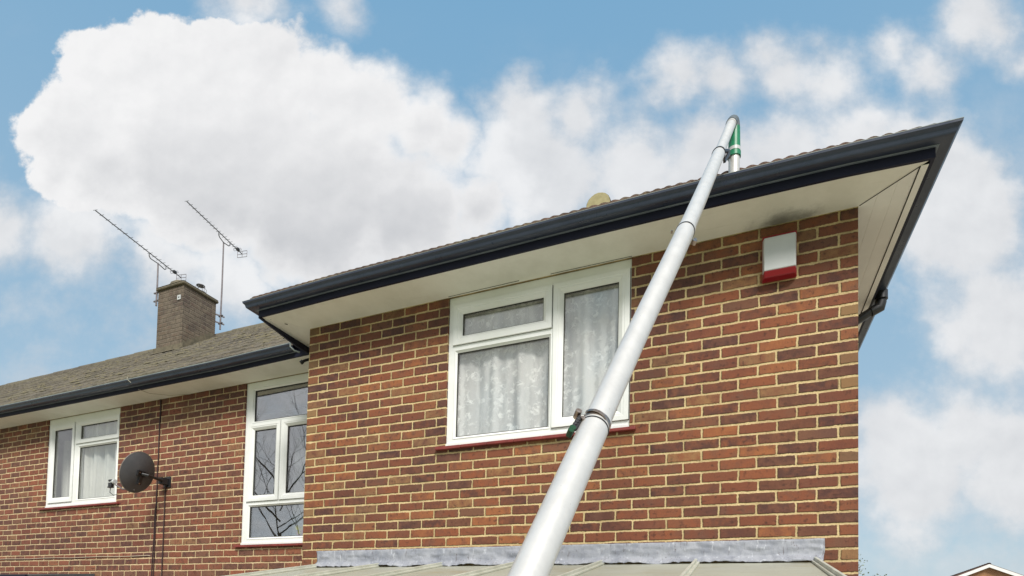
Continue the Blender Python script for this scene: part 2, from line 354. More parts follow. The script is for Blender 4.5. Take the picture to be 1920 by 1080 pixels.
# brushed aluminium pole
M_pole, t, p = mat('satin aluminium', (0.80, 0.79, 0.78), 0.38, 0.35)
P = objc(t); nz = t.noise(P, 13, 5, 0.7); sm = t.noise(t.vm('MULTIPLY', P, (1, 1, 0.25)), 45, 4, 0.7)
c = t.mix(t.mr(nz, 0.35, 0.72), (0.62, 0.615, 0.60), (0.56, 0.555, 0.54))
c = t.mix(t.mr(sm, 0.62, 0.80, 0.0, 0.25), c, (0.42, 0.43, 0.45)); t.put(p.inputs['Base Color'], c)
t.put(p.inputs['Roughness'], t.mr(sm, 0.3, 0.7, 0.36, 0.44)); sc_ = t.mr(t.noise(t.vm('MULTIPLY', P, (6, 6, 1.2)), 22, 2, 0.5), 0.73, 0.76); c = t.mix(t.m('MULTIPLY', sc_, 0.6), c, (0.30, 0.30, 0.31)); t.put(p.inputs['Base Color'], c)

# lead with scuffs
M_lead, t, p = mat('beaten grey lead', rough=0.6, spec=0.4); P = pos(t)
c = t.mix(t.mr(t.noise(P, 7, 5, 0.65), 0.3, 0.7), srgb(154, 157, 164), srgb(128, 132, 142))
stv = t.vm('MULTIPLY', P, (1.0, 1.0, 0.16)); st = t.noise(stv, 85, 4, 0.7)
fade = t.mr(t.noise(P, 3.5, 3), 0.38, 0.58)
c = t.mix(t.m('MULTIPLY', t.mr(st, 0.58, 0.66), t.m('MULTIPLY', fade, 0.8)), c, srgb(88, 80, 82))
c = t.mix(t.mr(t.noise(stv, 55, 3, 0.6), 0.60, 0.72, 0.0, 0.6), c, srgb(196, 200, 206)); t.put(p.inputs['Base Color'], c)
t.put(p.inputs['Normal'], t.bump(t.m('ADD', t.noise(P, 16, 4, 0.6), t.m('MULTIPLY', st, 0.3)), 0.7, 0.008))

# roofing tiles
def tile_mat(name, a, b, moss, moss2, along):
    m, t, p = mat(name, rough=0.95, spec=0.15); P = pos(t)
    c = t.mix(t.mr(t.noise(P, 3.5, 6, 0.7), 0.3, 0.7), a, b)
    x = t.xyz(P)[along]
    colr = t.m('FLOOR', t.m('DIVIDE', x, 0.30)); rowr = t.m('FLOOR', t.m('DIVIDE', t.xyz(P)[2], 0.197))
    wn = t.new('ShaderNodeTexWhiteNoise'); wn.noise_dimensions = '2D'; t.put(wn.inputs['Vector'], t.comb(colr, rowr, 0.0))
    c = t.mix(1.0, c, t.ramp(wn.outputs['Value'], [(0, (0.86, 0.86, 0.86)), (1, (1.12, 1.12, 1.12))]), 'MULTIPLY')
    c = t.mix(t.mr(t.noise(P, 1.3, 6, 0.75), 0.42, 0.66, 0.0, 0.85), c, moss)
    c = t.mix(t.mr(t.noise(P, 11, 5, 0.7), 0.56, 0.68, 0.0, 0.8), c, moss2)
    c = t.mix(t.mr(t.noise(P, 26, 3, 0.6), 0.73, 0.77, 0.0, 0.5), c, srgb(196, 190, 172))
    t.put(p.inputs['Base Color'], c)
    t.put(p.inputs['Normal'], t.bump(t.m('ADD', t.noise(P, 30, 5, 0.7), t.noise(P, 8, 3)), 0.9, 0.02))
    return m
M_tile = tile_mat('mossy concrete tile', srgb(108, 102, 92), srgb(90, 86, 79), srgb(112, 107, 90), srgb(132, 120, 96), 0)
M_tile2 = tile_mat('brown roll tile', srgb(112, 90, 80), srgb(92, 78, 72), srgb(108, 104, 88), srgb(128, 112, 92), 0)
M_tilefar = tile_mat('brown house tile', srgb(112, 84, 72), srgb(98, 74, 66), srgb(104, 82, 68), srgb(96, 76, 66), 1)

# polycarbonate / dirty glass lean-to sheet
M_poly, t, p = mat('dirty pale roof sheet', rough=0.22, spec=0.5); P = pos(t)
c = t.mix(t.mr(t.noise(P, 2.5, 5, 0.65), 0.35, 0.7), srgb(160, 162, 148), srgb(150, 151, 136))
c = t.mix(t.mr(t.noise(P, 2.5, 3, 0.6), 0.55, 0.8, 0.0, 0.6), c, srgb(146, 134, 100)); t.put(p.inputs['Base Color'], c)
t.put(p.inputs['Roughness'], t.mr(t.noise(P, 3, 3), 0.3, 0.7, 0.32, 0.5))
M_bar = noisy('aluminium glazing bar', srgb(206, 208, 196), srgb(184, 186, 172), 8, 0.45, metal=0.3)

# window glass: real pane, sky reflections, see-through
def glass(name, tint=(0.96, 0.965, 0.96), ior=0.11):
    m = bpy.data.materials.new(name); m.use_nodes = True; nt = m.node_tree; nt.nodes.clear(); t = NT(nt)
    lw = t.new('ShaderNodeLayerWeight'); lw.inputs['Blend'].default_value = 0.5
    fr = t.m('MULTIPLY_ADD', t.m('POWER', lw.outputs['Facing'], 4.5), 1-ior, ior)
    gl = t.new('ShaderNodeBsdfGlossy'); gl.inputs['Roughness'].default_value = 0.0; gl.inputs['Color'].default_value = (1, 1, 1, 1)
    t.put(gl.inputs['Normal'], t.bump(t.noise(pos(t), 2.2, 2), 0.04, 0.02))
    tr = t.new('ShaderNodeBsdfTransparent'); tr.inputs['Color'].default_value = tint+(1,)
    mx = t.new('ShaderNodeMixShader'); nt.links.new(fr, mx.inputs[0]); nt.links.new(tr.outputs[0], mx.inputs[1]); nt.links.new(gl.outputs[0], mx.inputs[2])
    o = t.new('ShaderNodeOutputMaterial'); nt.links.new(mx.outputs[0], o.inputs['Surface']); return m
M_glass = glass('window glass'); M_glass2 = glass('dark window glass', (0.85, 0.88, 0.90), 0.30)

def lace(name, col, hole, k):
    m = bpy.data.materials.new(name); m.use_nodes = True; nt = m.node_tree; nt.nodes.clear(); t = NT(nt)
    P = objc(t); w = t.vm('ADD', P, t.vm('SCALE', t.noise(P, 11, 3, 0.6, col=True), None, 0.09))
    x, y, z = t.xyz(w)[0:3]; w = t.comb(x, 0.0, z)
    v1 = t.voro(w, 15, 'Distance', 'F1'); v2 = t.voro(w, 42, 'Distance', 'F1'); v3 = t.voro(w, 26, 'Distance', 'DISTANCE_TO_EDGE')
    blot = t.mr(t.noise(w, 27, 3, 0.55), 0.50, 0.56)
    vein = t.mr(v3, 0.015, 0.055, 0.9, 0.0)
    clump = t.mr(v1, 0.35, 0.62, 1.0, 0.0)
    pat = t.m('MULTIPLY', t.m('MAXIMUM', blot, vein), clump)
    pat = t.m('MAXIMUM', pat, t.m('MULTIPLY', t.mr(v2, 0.16, 0.26, 1.0, 0.0), 0.5))
    pat = t.m('MULTIPLY', pat, k)
    fold = t.mr(t.noise(t.comb(x, 0.0, t.m('MULTIPLY', z, 0.06)), 13, 2), 0.46, 0.66, 0.0, 0.6)
    pat = t.m('MAXIMUM', pat, fold)
    op = t.m('MULTIPLY_ADD', pat, 1-hole, hole, cl=True)
    di = t.new('ShaderNodeBsdfDiffuse'); di.inputs['Color'].default_value = col+(1,)
    tl = t.new('ShaderNodeBsdfTranslucent'); tl.inputs['Color'].default_value = col+(1,)
    a = t.new('ShaderNodeMixShader'); a.inputs[0].default_value = 0.10; nt.links.new(di.outputs[0], a.inputs[1]); nt.links.new(tl.outputs[0], a.inputs[2])
    tr = t.new('ShaderNodeBsdfTransparent'); b = t.new('ShaderNodeMixShader'); nt.links.new(op, b.inputs[0])
    nt.links.new(tr.outputs[0], b.inputs[1]); nt.links.new(a.outputs[0], b.inputs[2])
    o = t.new('ShaderNodeOutputMaterial'); nt.links.new(b.outputs[0], o.inputs['Surface']); return m
M_lace = lace('white floral lace', srgb(254, 254, 253), 0.66, 1.0)
M_net = lace('plain net', srgb(240, 242, 236), 0.78, 0.2)

# ------------------------------------------------------------------ ground
GZ = -2.5
M_ground, t, p = mat('garden ground', rough=0.95, spec=0.2); P = pos(t)
gx, gy, gz = t.xyz(P)[0:3]
grass = t.mix(t.noise(P, 2.0, 6, 0.7), srgb(92, 108, 58), srgb(126, 130, 82))
pav = t.mix(t.noise(P, 3.0, 5, 0.6), srgb(176, 168, 150), srgb(156, 150, 134))
bk = t.new('ShaderNodeTexBrick'); t.put(bk.inputs['Vector'], P); bk.inputs['Scale'].default_value = 1.0
bk.inputs['Brick Width'].default_value = 0.6; bk.inputs['Row Height'].default_value = 0.6; bk.inputs['Mortar Size'].default_value = 0.008
bk.offset = 0.0; t.put(bk.inputs['Color1'], pav); t.put(bk.inputs['Color2'], pav); bk.inputs['Mortar'].default_value = (0.08, 0.08, 0.07, 1)
t.put(p.inputs['Base Color'], t.mix(t.m('GREATER_THAN', gy, -7.5), grass, bk.outputs[0]))
b = MB(); n = 24; S = 600
for i in range(n+1):
    for j in range(n+1):
        b.v.append(((i/n-0.5)*2*S, (j/n-0.5)*2*S, GZ))
for i in range(n):
    for j in range(n):
        a = i*(n+1)+j; b.f.append((a, a+n+1, a+n+2, a+1))
tag(b.build('ground', M_ground), kind='structure')

# ------------------------------------------------------------------ shared building bits
def wall_holes(b, x0, x1, z0, z1, y, holes, depth=0.12):
    xs = sorted({x0, x1, *[h[0] for h in holes], *[h[1] for h in holes]}); zs = sorted({z0, z1, *[h[2] for h in holes], *[h[3] for h in holes]})
    for i in range(len(xs)-1):
        for j in range(len(zs)-1):
            cx = (xs[i]+xs[i+1])/2; cz = (zs[j]+zs[j+1])/2
            if any(h[0] < cx < h[1] and h[2] < cz < h[3] for h in holes): continue
            b.quad((xs[i], y, zs[j]), (xs[i+1], y, zs[j]), (xs[i+1], y, zs[j+1]), (xs[i], y, zs[j+1]))
    for a, c, d, e in holes:
        b.quad((a, y, d), (a, y, e), (a, y+depth, e), (a, y+depth, d)); b.quad((c, y, e), (c, y, d), (c, y+depth, d), (c, y+depth, e))
        b.quad((a, y, d), (a, y+depth, d), (c, y+depth, d), (c, y, d)); b.quad((a, y, e), (c, y, e), (c, y+depth, e), (a, y+depth, e))

def sash_prof(y, w, proud):
    """stepped uPVC section: inset, y"""
    f = y-proud
    return [(0, y+0.03), (0, f+0.004), (0.004, f), (w*0.42, f), (w*0.46, f+0.003), (w*0.62, f+0.003), (w*0.70, f+0.007), (w*0.97, f+0.020), (w, f+0.024), (w, y+0.03)]
def window(house, x0, x1, z0, z1, y, opens, label, sill=True, gm=M_glass):
    """opens: (gx0, gx1, gz0, gz1, sash or None) glass rectangles; sash = (x0, x1, z0, z1)"""
    f = y+0.016; b = MB()
    xs = sorted({x0, x1, *[o[0]-0.02 for o in opens], *[o[1]+0.02 for o in opens]}); zs = sorted({z0, z1, *[o[2]-0.02 for o in opens], *[o[3]+0.02 for o in opens]})
    holes = [(o[0]-0.02, o[1]+0.02, o[2]-0.02, o[3]+0.02) for o in opens]
    for i in range(len(xs)-1):
        for j in range(len(zs)-1):
            cx = (xs[i]+xs[i+1])/2; cz = (zs[j]+zs[j+1])/2
            if any(h[0] < cx < h[1] and h[2] < cz < h[3] for h in holes): continue
            b.quad((xs[i], f, zs[j]), (xs[i+1], f, zs[j]), (xs[i+1], f, zs[j+1]), (xs[i], f, zs[j+1]))
    for a, c, d, e in holes + [(x0, x1, z0, z1)]:
        b.quad((a, f, d), (a, f, e), (a, f+0.06, e), (a, f+0.06, d)); b.quad((c, f, e), (c, f, d), (c, f+0.06, d), (c, f+0.06, e))
        b.quad((a, f, d), (a, f+0.06, d), (c, f+0.06, d), (c, f, d)); b.quad((a, f, e), (c, f, e), (c, f+0.06, e), (a, f+0.06, e))
    for o in opens:                                             # glazing bead of fixed lights
        if o[4] is None:
            b.ring(o[0]-0.022, o[1]+0.022, o[2]-0.022, o[3]+0.022, [(0, f+0.03), (0, f-0.002), (0.004, f-0.004), (0.012, f+0.004), (0.022, f+0.012), (0.022, f+0.03)])
    b.box(x0-0.004, x1-0.002, f-0.010, f-0.0005, z0+0.001, z0+0.022)
    w = b.build('window', M_upvc, house); w['label'] = label
    for o in opens:
        if o[4]:
            s = MB(); q = o[4]; wd = ((o[0]-q[0])+(q[1]-o[1]))/2
            # mitred sash with unequal rails: build as ring then rely on glass rectangle
            pr = sash_prof(f-0.0008, 1.0, 0.014); vs = []; n = len(pr)
            for cx, cz, gx, gz in ((q[0],q[2],o[0],o[2]),(q[1],q[2],o[1],o[2]),(q[1],q[3],o[1],o[3]),(q[0],q[3],o[0],o[3])):
                for i, yy in pr: vs.append((cx+(gx-cx)*i, yy, cz+(gz-cz)*i))
            fs = []
            for c in range(4):
                for k in range(n):
                    a = c*n+k; bb = c*n+(k+1) % n; dd = ((c+1) % 4)*n; fs.append((a, dd+k, dd+(k+1) % n, bb))
            s.add(vs, fs); s.build('sash', M_upvc, w, smooth=True, ang=25)
            g = MB(); g.ring(q[0]-0.003, q[1]+0.003, q[2]-0.003, q[3]+0.003, [(0, f+0.001), (0, f-0.0012), (0.006, f-0.0012), (0.006, f+0.001)])
            g.build('weather_seal', M_line, w)
        p = MB(); e = 0.012; yy = f+0.022; p.box(o[0]-e, o[1]+e, yy, yy+0.006, o[2]-e, o[3]+e); p.build('pane', gm, w)
        k = MB(); k.ring(o[0]-0.001, o[1]+0.001, o[2]-0.001, o[3]+0.001, [(0, f+0.0215), (0, f+0.011), (0.005, f+0.012), (0.005, f+0.0215)]); k.build('gasket', M_line, w)
    return w

def curtain(name, x0, x1, z0, z1, y, m, amp, freq, seed, label, group=None, gather=0.0):
    rnd = random.Random(seed); ph = [rnd.uniform(0, 6.28) for _ in range(4)]
    b = MB(); nx = 160; nz = 24
    for j in range(nz+1):
        for i in range(nx+1):
            u = i/nx; v = j/nz; x = x0+(x1-x0)*u; s = x*freq
            yy = amp*(math.sin(s+ph[0]+0.5*math.sin(x*3.1+ph[1]))+0.45*math.sin(s*2.3+ph[2])) + 0.3*amp*math.sin(v*4+x*9+ph[3])
            b.v.append((x + 0.02*math.sin(v*2.5+ph[1])*(1-v), y+yy*(1.1-0.35*v), z0+(z1-z0)*v))
    for j in range(nz):
        for i in range(nx):
            a = j*(nx+1)+i; b.f.append((a, a+1, a+nx+2, a+nx+1))
    o = b.build(name, m, loc=((x0+x1)/2, y, z1), smooth=True, ang=180); return tag(o, label, 'curtain', group)

SAG = [(-0.5, .008), (0.6, .021), (1.8, .018), (2.64, .018), (3.27, .013), (3.58, .009), (4.14, -.002), (4.56, -.022), (4.7, -.027)]
def sag(x, y=-0.3):
    x = max(SAG[0][0], min(SAG[-1][0], x))
    for (a, p_), (b_, q) in zip(SAG, SAG[1:]):
        if a <= x <= b_: return p_+(q-p_)*(x-a)/(b_-a)
    return 0.0
EZ = 2.03                                                     # fascia foot
X0, X1, WX = -0.307, 4.572, 4.265
def eaves_path(ylo, yhi):
    pts = [(X0, ylo), (X0, -0.307)]; nr = [(-1, 0), (-1, -1)]
    for i in range(1, 24): pts.append((X0+(X1-X0)*i/24, -0.307)); nr.append((0, -1))
    pts += [(X1, -0.307), (X1, yhi)]; nr += [(1, -1), (1, 0)]
    return pts, nr
GPROF = [(0.002, .064), (0.008, .058), (.062, .055), (.071, .059), (.076, .067), (.078, .077), (.083, .087), (.090, .093), (.094, .098), (.0955, .110), (.092, .114), (.087, .112), (.086, .101), (.06, .090), (.03, .075), (.003, .078)]
FPROF = [(0, 0), (0, .165), (-.018, .165), (-.018, 0)]

# ------------------------------------------------------------------ projecting house wing
H = thing('brick_house', (2.13, 0, GZ), 'forward brick wing with wide hipped eaves, dark gutter and lace curtained window', 'house')
b = MB(); WIN = (1.432, 2.897, 0.806, 2.028)
wall_holes(b, 0, WX, GZ, 2.06, 0.0, [WIN])
b.quad((0, 0.655, GZ), (0, 0, GZ), (0, 0, 2.06), (0, 0.655, 2.06))
b.quad((WX, 0, GZ), (WX, 7.2, GZ), (WX, 7.2, 2.06), (WX, 0, 2.06))
b.quad((WX, 7.2, GZ), (-0.1, 7.2, GZ), (-0.1, 7.2, 2.06), (WX, 7.2, 2.06))
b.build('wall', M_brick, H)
b = MB(); b.box(0.02, WX-0.02, 0.13, 7.1, 2.062, 2.08); b.build('ceiling', M_soffit, H)
# soffit boards
def soffit_z(x): return EZ+0.004+sag(x)
b = MB(); N = 24
for i in range(N):
    u0, u1 = i/N, (i+1)/N
    xo0 = X0+0.018+(X1-X0-0.036)*u0; xo1 = X0+0.018+(X1-X0-0.036)*u1; xi0 = WX*u0; xi1 = WX*u1
    zi = EZ-0.004
    b.quad((xo0, -0.289, soffit_z(xo0)), (xi0, 0.001, zi), (xi1, 0.001, zi), (xo1, -0.289, soffit_z(xo1)))
so = b.build('soffit', M_soffit, H, smooth=True, ang=10)
b = MB(); b.quad((X0+0.018, -0.289, soffit_z(X0)), (X0+0.018, 0.66, soffit_z(X0)), (0.001, 0.66, EZ-0.004), (0.001, 0.0, EZ-0.004)); b.build('soffit', M_soffit, H)
# right hand return: boards running front to back with vee grooves
b = MB(); zr = soffit_z(4.57); zi = EZ-0.004; nb = 3; xa, xb = WX, 4.515
def zr_at(x): return zi+(zr-zi)*(x-WX)/(4.554-WX)
for k in range(nb):
    a = xa+(xb-xa)*k/nb; c = xa+(xb-xa)*(k+1)/nb
    ya, yc = -(a-WX), -(c-WX)
    pr = [(a, .0016), (a+.003, 0), (c-.003, 0), (c, .0016)]
    for (p0, h0), (p1, h1) in zip(pr, pr[1:]):
        b.quad((p0, -(p0-WX)+.003, zr_at(p0)+h0), (p1, -(p1-WX)+.003, zr_at(p1)+h1), (p1, 7.3, zr_at(p1)+h1), (p0, 7.3, zr_at(p0)+h0))
b.build('soffit', M_soffit2, H)['label'] = 'grooved side soffit of narrow boards'
b = MB(); b.sweep([(4.519-X1, 0), (4.519-X1, -.003), (-.018, -.003), (-.018, 0)], [(X1, -0.262), (X1, 7.3)], [(1, 0), (1, 0)], lambda x, y: zr-.001, closed=True); b.build('soffit_trim', M_soffit2, H)
b = MB(); b.bar((WX+.006, -.004, zi-.0012), (4.517, -.254, zr_at(4.517)-.0015), .005, .002); b.build('soffit_joint', M_line, H); b = MB(); b.bar((4.5165, -.25, zr-.001), (4.5165, 7.2, zr-.001), .004, .002); b.build('soffit_joint', M_line, H); b = MB()
b.bar((X0+.07, -.24, soffit_z(X0)-.002), (X0+.10, -.205, soffit_z(X0)-.0035), .006, .002)
b.build('soffit_crack', M_line, H); b = MB()
b.bar((X0+.15, -.15, EZ-.0005), (X0+.165, -.13, EZ-.0005), .006, .003)
b.build('soffit_crack', M_line, H)
for xs_, xe_ in ((1.436, 2.05), (2.3, 2.9)): b = MB(); b.bar((xs_, -.017, EZ-.0065), (xe_, -.022 if xe_ < 2.5 else -.012, EZ-.0065), .003, .002); b.build('head_joint', M_line, H)
# left side trim strip under the return
b = MB(); b.sweep([(-.018, 0), (-.018, -.004), (-.045, -.004), (-.045, 0)], [(X0, 0.66), (X0, -0.25)], [(-1, 0), (-1, 0)], lambda x, y: soffit_z(X0)-.0005, closed=True); b.build('soffit_trim', M_upvc, H)
pts, nr = eaves_path(0.9, 7.3)
b = MB(); b.sweep(FPROF, pts, nr, lambda x, y: EZ+sag(x), closed=True); fa = b.build('fascia', M_fascia, H)
b = MB(); b.add([(X0-.001, -.3065, EZ+.003), (X0+.0185, -.3065, EZ+.003), (X0+.0185, .15, EZ-.050), (X0-.001, .15, EZ-.050), (X0-.001, .66, EZ-.055), (X0+.0185, .66, EZ-.055),
    (X0-.001, -.3065, EZ+.05), (X0+.0185, -.3065, EZ+.05), (X0+.0185, .66, EZ+.05), (X0-.001, .66, EZ+.05)],
    [(0, 3, 2, 1), (3, 4, 5, 2), (1, 2, 8, 7), (2, 5, 8), (0, 6, 9, 3), (3, 9, 4), (0, 1, 7, 6), (4, 9, 8, 5), (6, 7, 8, 9)]); b.build('side_fascia', M_fascia, H)
pts, nr = eaves_path(0.22, 7.3)
b = MB(); b.sweep(GPROF, pts, nr, lambda x, y: EZ+sag(x), closed=True); gu = b.build('gutter', M_anth, H, smooth=True, ang=30)
b = MB(); b.sweep([(.0005, .0545), (.012, .0535), (.015, .0570), (.0005, .0585)], pts, nr, lambda x, y: EZ+sag(x), closed=True); b.build('gutter_highlight', M_highlight, gu)  # thin pale strip added as the highlight line between gutter and fascia
b = MB(); b.sweep([(.0962, .1095), (.0962, .1125), (.091, .1165), (.086, .1135), (.0895, .1125)], pts, nr, lambda x, y: EZ+sag(x), closed=True); b.build('gutter_rim', M_rim, gu)
b = MB(); pts, nr = eaves_path(0.3, 7.3); b.sweep([(.055, .118), (.057, .126), (.0, .150), (.0, .142)], pts, nr, lambda x, y: EZ+sag(x), closed=True); b.build('eaves_tray', M_rim, H)
# roof: roll tiles, hipped at both front corners
PT = 0.728
def rolls(s):
    f = (s/0.0685) % 1.0
    return 0.012*(math.sin(math.pi*min(1.0, f/0.86))**0.7 if f < 0.86 else 0.0) - 0.002
def rsag(x): return sag(x)+(0.35*(sag(x)-.013) if x > 3.27 else 0)
b = MB(); xe0, xe1, ye = X0-.05, X1+.05, -.362; mid = (xe0+xe1)/2; half = (xe1-xe0)/2
z_e = EZ+.139; xs = [xe0+i*0.0685/6 for i in range(int((xe1-xe0)/(0.0685/6))+2)]
rows = []
for k in range(9):
    d0 = k*0.29; d1 = min(half, (k+1)*0.29)
    if d0 >= half: break
    rows.append((d0, 0.012)); rows.append((d1, 0.0))
def front_pt(x, d, lift):
    xx = max(xe0+d, min(xe1-d, x)); rl = rolls(xx) if xe0+d < x < xe1-d else 0
    return (xx, ye+d, z_e+PT*d+rl+lift+rsag(xx))
n = len(xs); base = 0
for x in xs: b.v.append((max(xe0, min(xe1, x)), ye, z_e-0.004+rsag(x)))
for d, l in rows:
    for x in xs: b.v.append(front_pt(x, d, l))
for j in range(len(rows)):
    for i in range(n-1):
        a = j*n+i; b.f.append((a, a+1, a+n+1, a+n))
for sgn in (0, 1):                                            # side slopes
    ys = [ye+i*0.0685/3 for i in range(int((7.3-ye)/(0.0685/3))+1)]; st = len(b.v); m_ = len(ys)
    lv = []
    for d, l in rows:
        lv.append((d, l))
    for d, l in [(-1, 0)]+lv:
        for y in ys:
            dd = max(d, 0); yy = max(y, ye+dd); x = xe0+dd if sgn == 0 else xe1-dd
            z = z_e+PT*dd+(rolls(yy) if yy > ye+dd else 0)+l+(-.004 if d < 0 else 0)+rsag(xe0 if sgn == 0 else xe1)
            if sgn == 0 and yy > 0.9+dd: yy = 0.9+dd if dd < 1.0 else yy
            b.v.append((x, yy, z))
    for j in range(len(lv)):
        for i in range(m_-1):
            a = st+j*m_+i; b.f.append((a, a+m_, a+m_+1, a+1) if sgn else (a, a+1, a+m_+1, a+m_))
rf = b.build('roof', M_tile2, H, smooth=True, ang=40)
zr_ = z_e+PT*half
b = MB()
def half_round(b, A, B, r, n=10):
    A = Vector(A); B = Vector(B); d = (B-A).normalized(); s = d.cross(Vector((0, 0, 1))).normalized(); u = s.cross(d)
    vs = []
    for q in (A, B):
        for i in range(n+1):
            a = math.pi*i/n; vs.append(q+s*math.cos(a)*r+u*math.sin(a)*r)
    b.add(vs, [(i, i+1, n+1+i+1, n+1+i) for i in range(n)])
k = 0.0
while k < 3.2: half_round(b, (mid, ye+half-0.02+k, zr_+0.075), (mid, ye+half+k+0.43, zr_+0.07), 0.136 if int(k/0.45) % 2 else 0.139); k += 0.45
b.build('ridge_tiles', M_tile2, rf, smooth=True)
b = MB(); n = 20; yq = ye+half-0.022; vs = [(mid+0.134*math.cos(2*math.pi*i/n), yq-0.01*math.sin(i*1.7)**2, zr_+0.075+0.134*math.sin(2*math.pi*i/n)) for i in range(n)]
b.add(vs, [tuple(range(n))]); b.tube([(mid, yq, zr_+.075), (mid, yq+.05, zr_+.075)], .130, 20); b.build('ridge_end', M_mortarcap, rf)
b = MB()
for cx, sx in ((xe0, 1), (xe1, -1)):
    for i in range(8):
        q = 0.62+i*0.285; q2 = min(half, q+0.30)
        if q > half-.1: break
        half_round(b, (cx+sx*q, ye+q, z_e+PT*q+.0-0.045), (cx+sx*q2, ye+q2, z_e+PT*q2-0.05), 0.055)
b.build('hip_tiles', M_tile2, rf, smooth=True)
# side outlet and swan neck down to the side wall
b = MB(); b.tube([(4.618, 1.22, 2.065), (4.618, 1.22, 1.985), (4.60, 1.22, 1.955), (4.36, 1.22, 1.815), (4.322, 1.22, 1.79), (4.315, 1.22, 1.74), (4.315, 1.22, GZ)], .034, 14)
b.tube([(4.618, 1.22, 2.075), (4.618, 1.22, 2.01)], .048, 16); b.tube([(4.618, 1.22, 1.995), (4.611, 1.22, 1.95), (4.55, 1.22, 1.925)], .040, 14); b.build('downpipe', M_dark, H, smooth=True)
# front window
w = window(H, WIN[0]+.003, WIN[1]-.003, WIN[2]+.002, WIN[3]-.006, 0.0,
    [(1.553, 2.235, 1.703, 1.879, (1.478, 2.308, 1.627, 1.952)), (1.512, 2.285, 0.884, 1.566, None), (2.396, 2.803, 0.941, 1.879, (2.321, 2.887, 0.866, 1.953))],
    'wide white window with three panes under the eaves')
b = MB()
for i in range(7):
    a = 1.356+i*0.2265; b.box(a+.0006, a+.2259, -.034+0.001*(i % 2), 0.10, .776+.0007*((i*3) % 4), .801)
b.build('window_sill', M_sill, w, bevel=.004)
curtain('lace_curtain', 1.44, 2.90, 0.80, 1.98, 0.095, M_lace, 0.016, 26, 3, 'white floral lace curtain in the wide front window behind the pole')
b = MB(); b.box(1.40, 2.93, 0.125, 0.30, 0.77, 0.80); b.build('inner_sill', M_upvc, w)

# ------------------------------------------------------------------ recessed house on the left
D0 = 0.655
T = thing('brick_house', (-5.5, D0, GZ), 'set back brick house on the left with a mossy tiled roof and a chimney stack', 'house')
WL = (-5.163, -3.648, 0.757, 1.985); WS = (-1.490, -0.18, 0.158, 1.985)
b = MB(); wall_holes(b, -16.6, 0.0, GZ, 2.04, D0, [WL, WS])
b.quad((-16.6, 7.2, GZ), (-16.6, D0, GZ), (-16.6, D0, 2.04), (-16.6, 7.2, 2.04)); b.quad((0, 7.2, GZ), (-16.6, 7.2, GZ), (-16.6, 7.2, 2.04), (0, 7.2, 2.04))
b.quad((0.0, D0+.001, GZ), (0.0, 7.2, GZ), (0.0, 7.2, 2.04), (0.0, D0+.001, 2.04))
b.quad((-16.6, D0, 2.04), (-16.6, 3.5, 4.3), (-16.6, 7.2, 2.04))
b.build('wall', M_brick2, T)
b = MB(); b.box(-16.5, -.02, D0+.16, 7.1, 2.0, 2.03); b.build('ceiling', M_soffit, T)
def sag2(x, y=0): return 0.006 if x < -5 else (0.0 if x < -1.6 else 0.022*(x+1.6)/1.3)
EZ2 = 1.985
px = [-16.8, -8, -6, -4, -3, -2, -1.6, -1.2, -0.8, -0.31]; pth = [(x, .365) for x in px]; nn = [(0, -1)]*len(px)
b = MB(); b.sweep(FPROF, pth, nn, lambda x, y: EZ2+sag2(x), closed=True); b.build('fascia', M_fascia, T)
pg = [(x, .365) for x in px[:-1]]+[(-0.50, .365)]
b = MB(); b.sweep(GPROF, pg, nn, lambda x, y: EZ2-.01+sag2(x), closed=True); gu2 = b.build('gutter', M_anth, T, smooth=True, ang=30)
b = MB(); b.sweep([(.0005, .0545), (.012, .0535), (.015, .0570), (.0005, .0585)], pg, nn, lambda x, y: EZ2-.01+sag2(x), closed=True); b.build('gutter_highlight', M_highlight, gu2)
b = MB(); b.sweep([(.0962, .1055), (.0965, .1125), (.091, .1170), (.082, .1135), (.0895, .1125)], pg, nn, lambda x, y: EZ2-.01+sag2(x), closed=True); b.build('gutter_rim', M_rim, gu2)
b = MB(); b.tube([(-.495, .268, 2.118), (-.488, .268, 2.06), (-.47, .30, 2.035), (-.42, .33, 2.02)], .008, 8); b.build('gutter_end', M_rim, gu2, smooth=True)
b = MB()
for i in range(len(px)-1):
    b.quad((px[i], .382, EZ2+.004+sag2(px[i])), (px[i], D0+.001, EZ2-.004), (px[i+1], D0+.001, EZ2-.004), (px[i+1], .382, EZ2+.004+sag2(px[i+1])))
b.quad((-0.31, .382, EZ2+.026), (-0.31, D0, EZ2-.004), (0, D0, EZ2-.004), (0, .382, EZ2+.026))
b.build('soffit', M_soffit, T, smooth=True, ang=10)
b = MB(); b.tube([(-.36, .30, 1.905), (-.33, .33, 1.93), (-.30, .36, 1.95)], .014, 8); b.tube([(-.375, .295, 1.89), (-.355, .305, 1.91)], .02, 8); b.build('pipe_stub', M_dark, T, smooth=True)
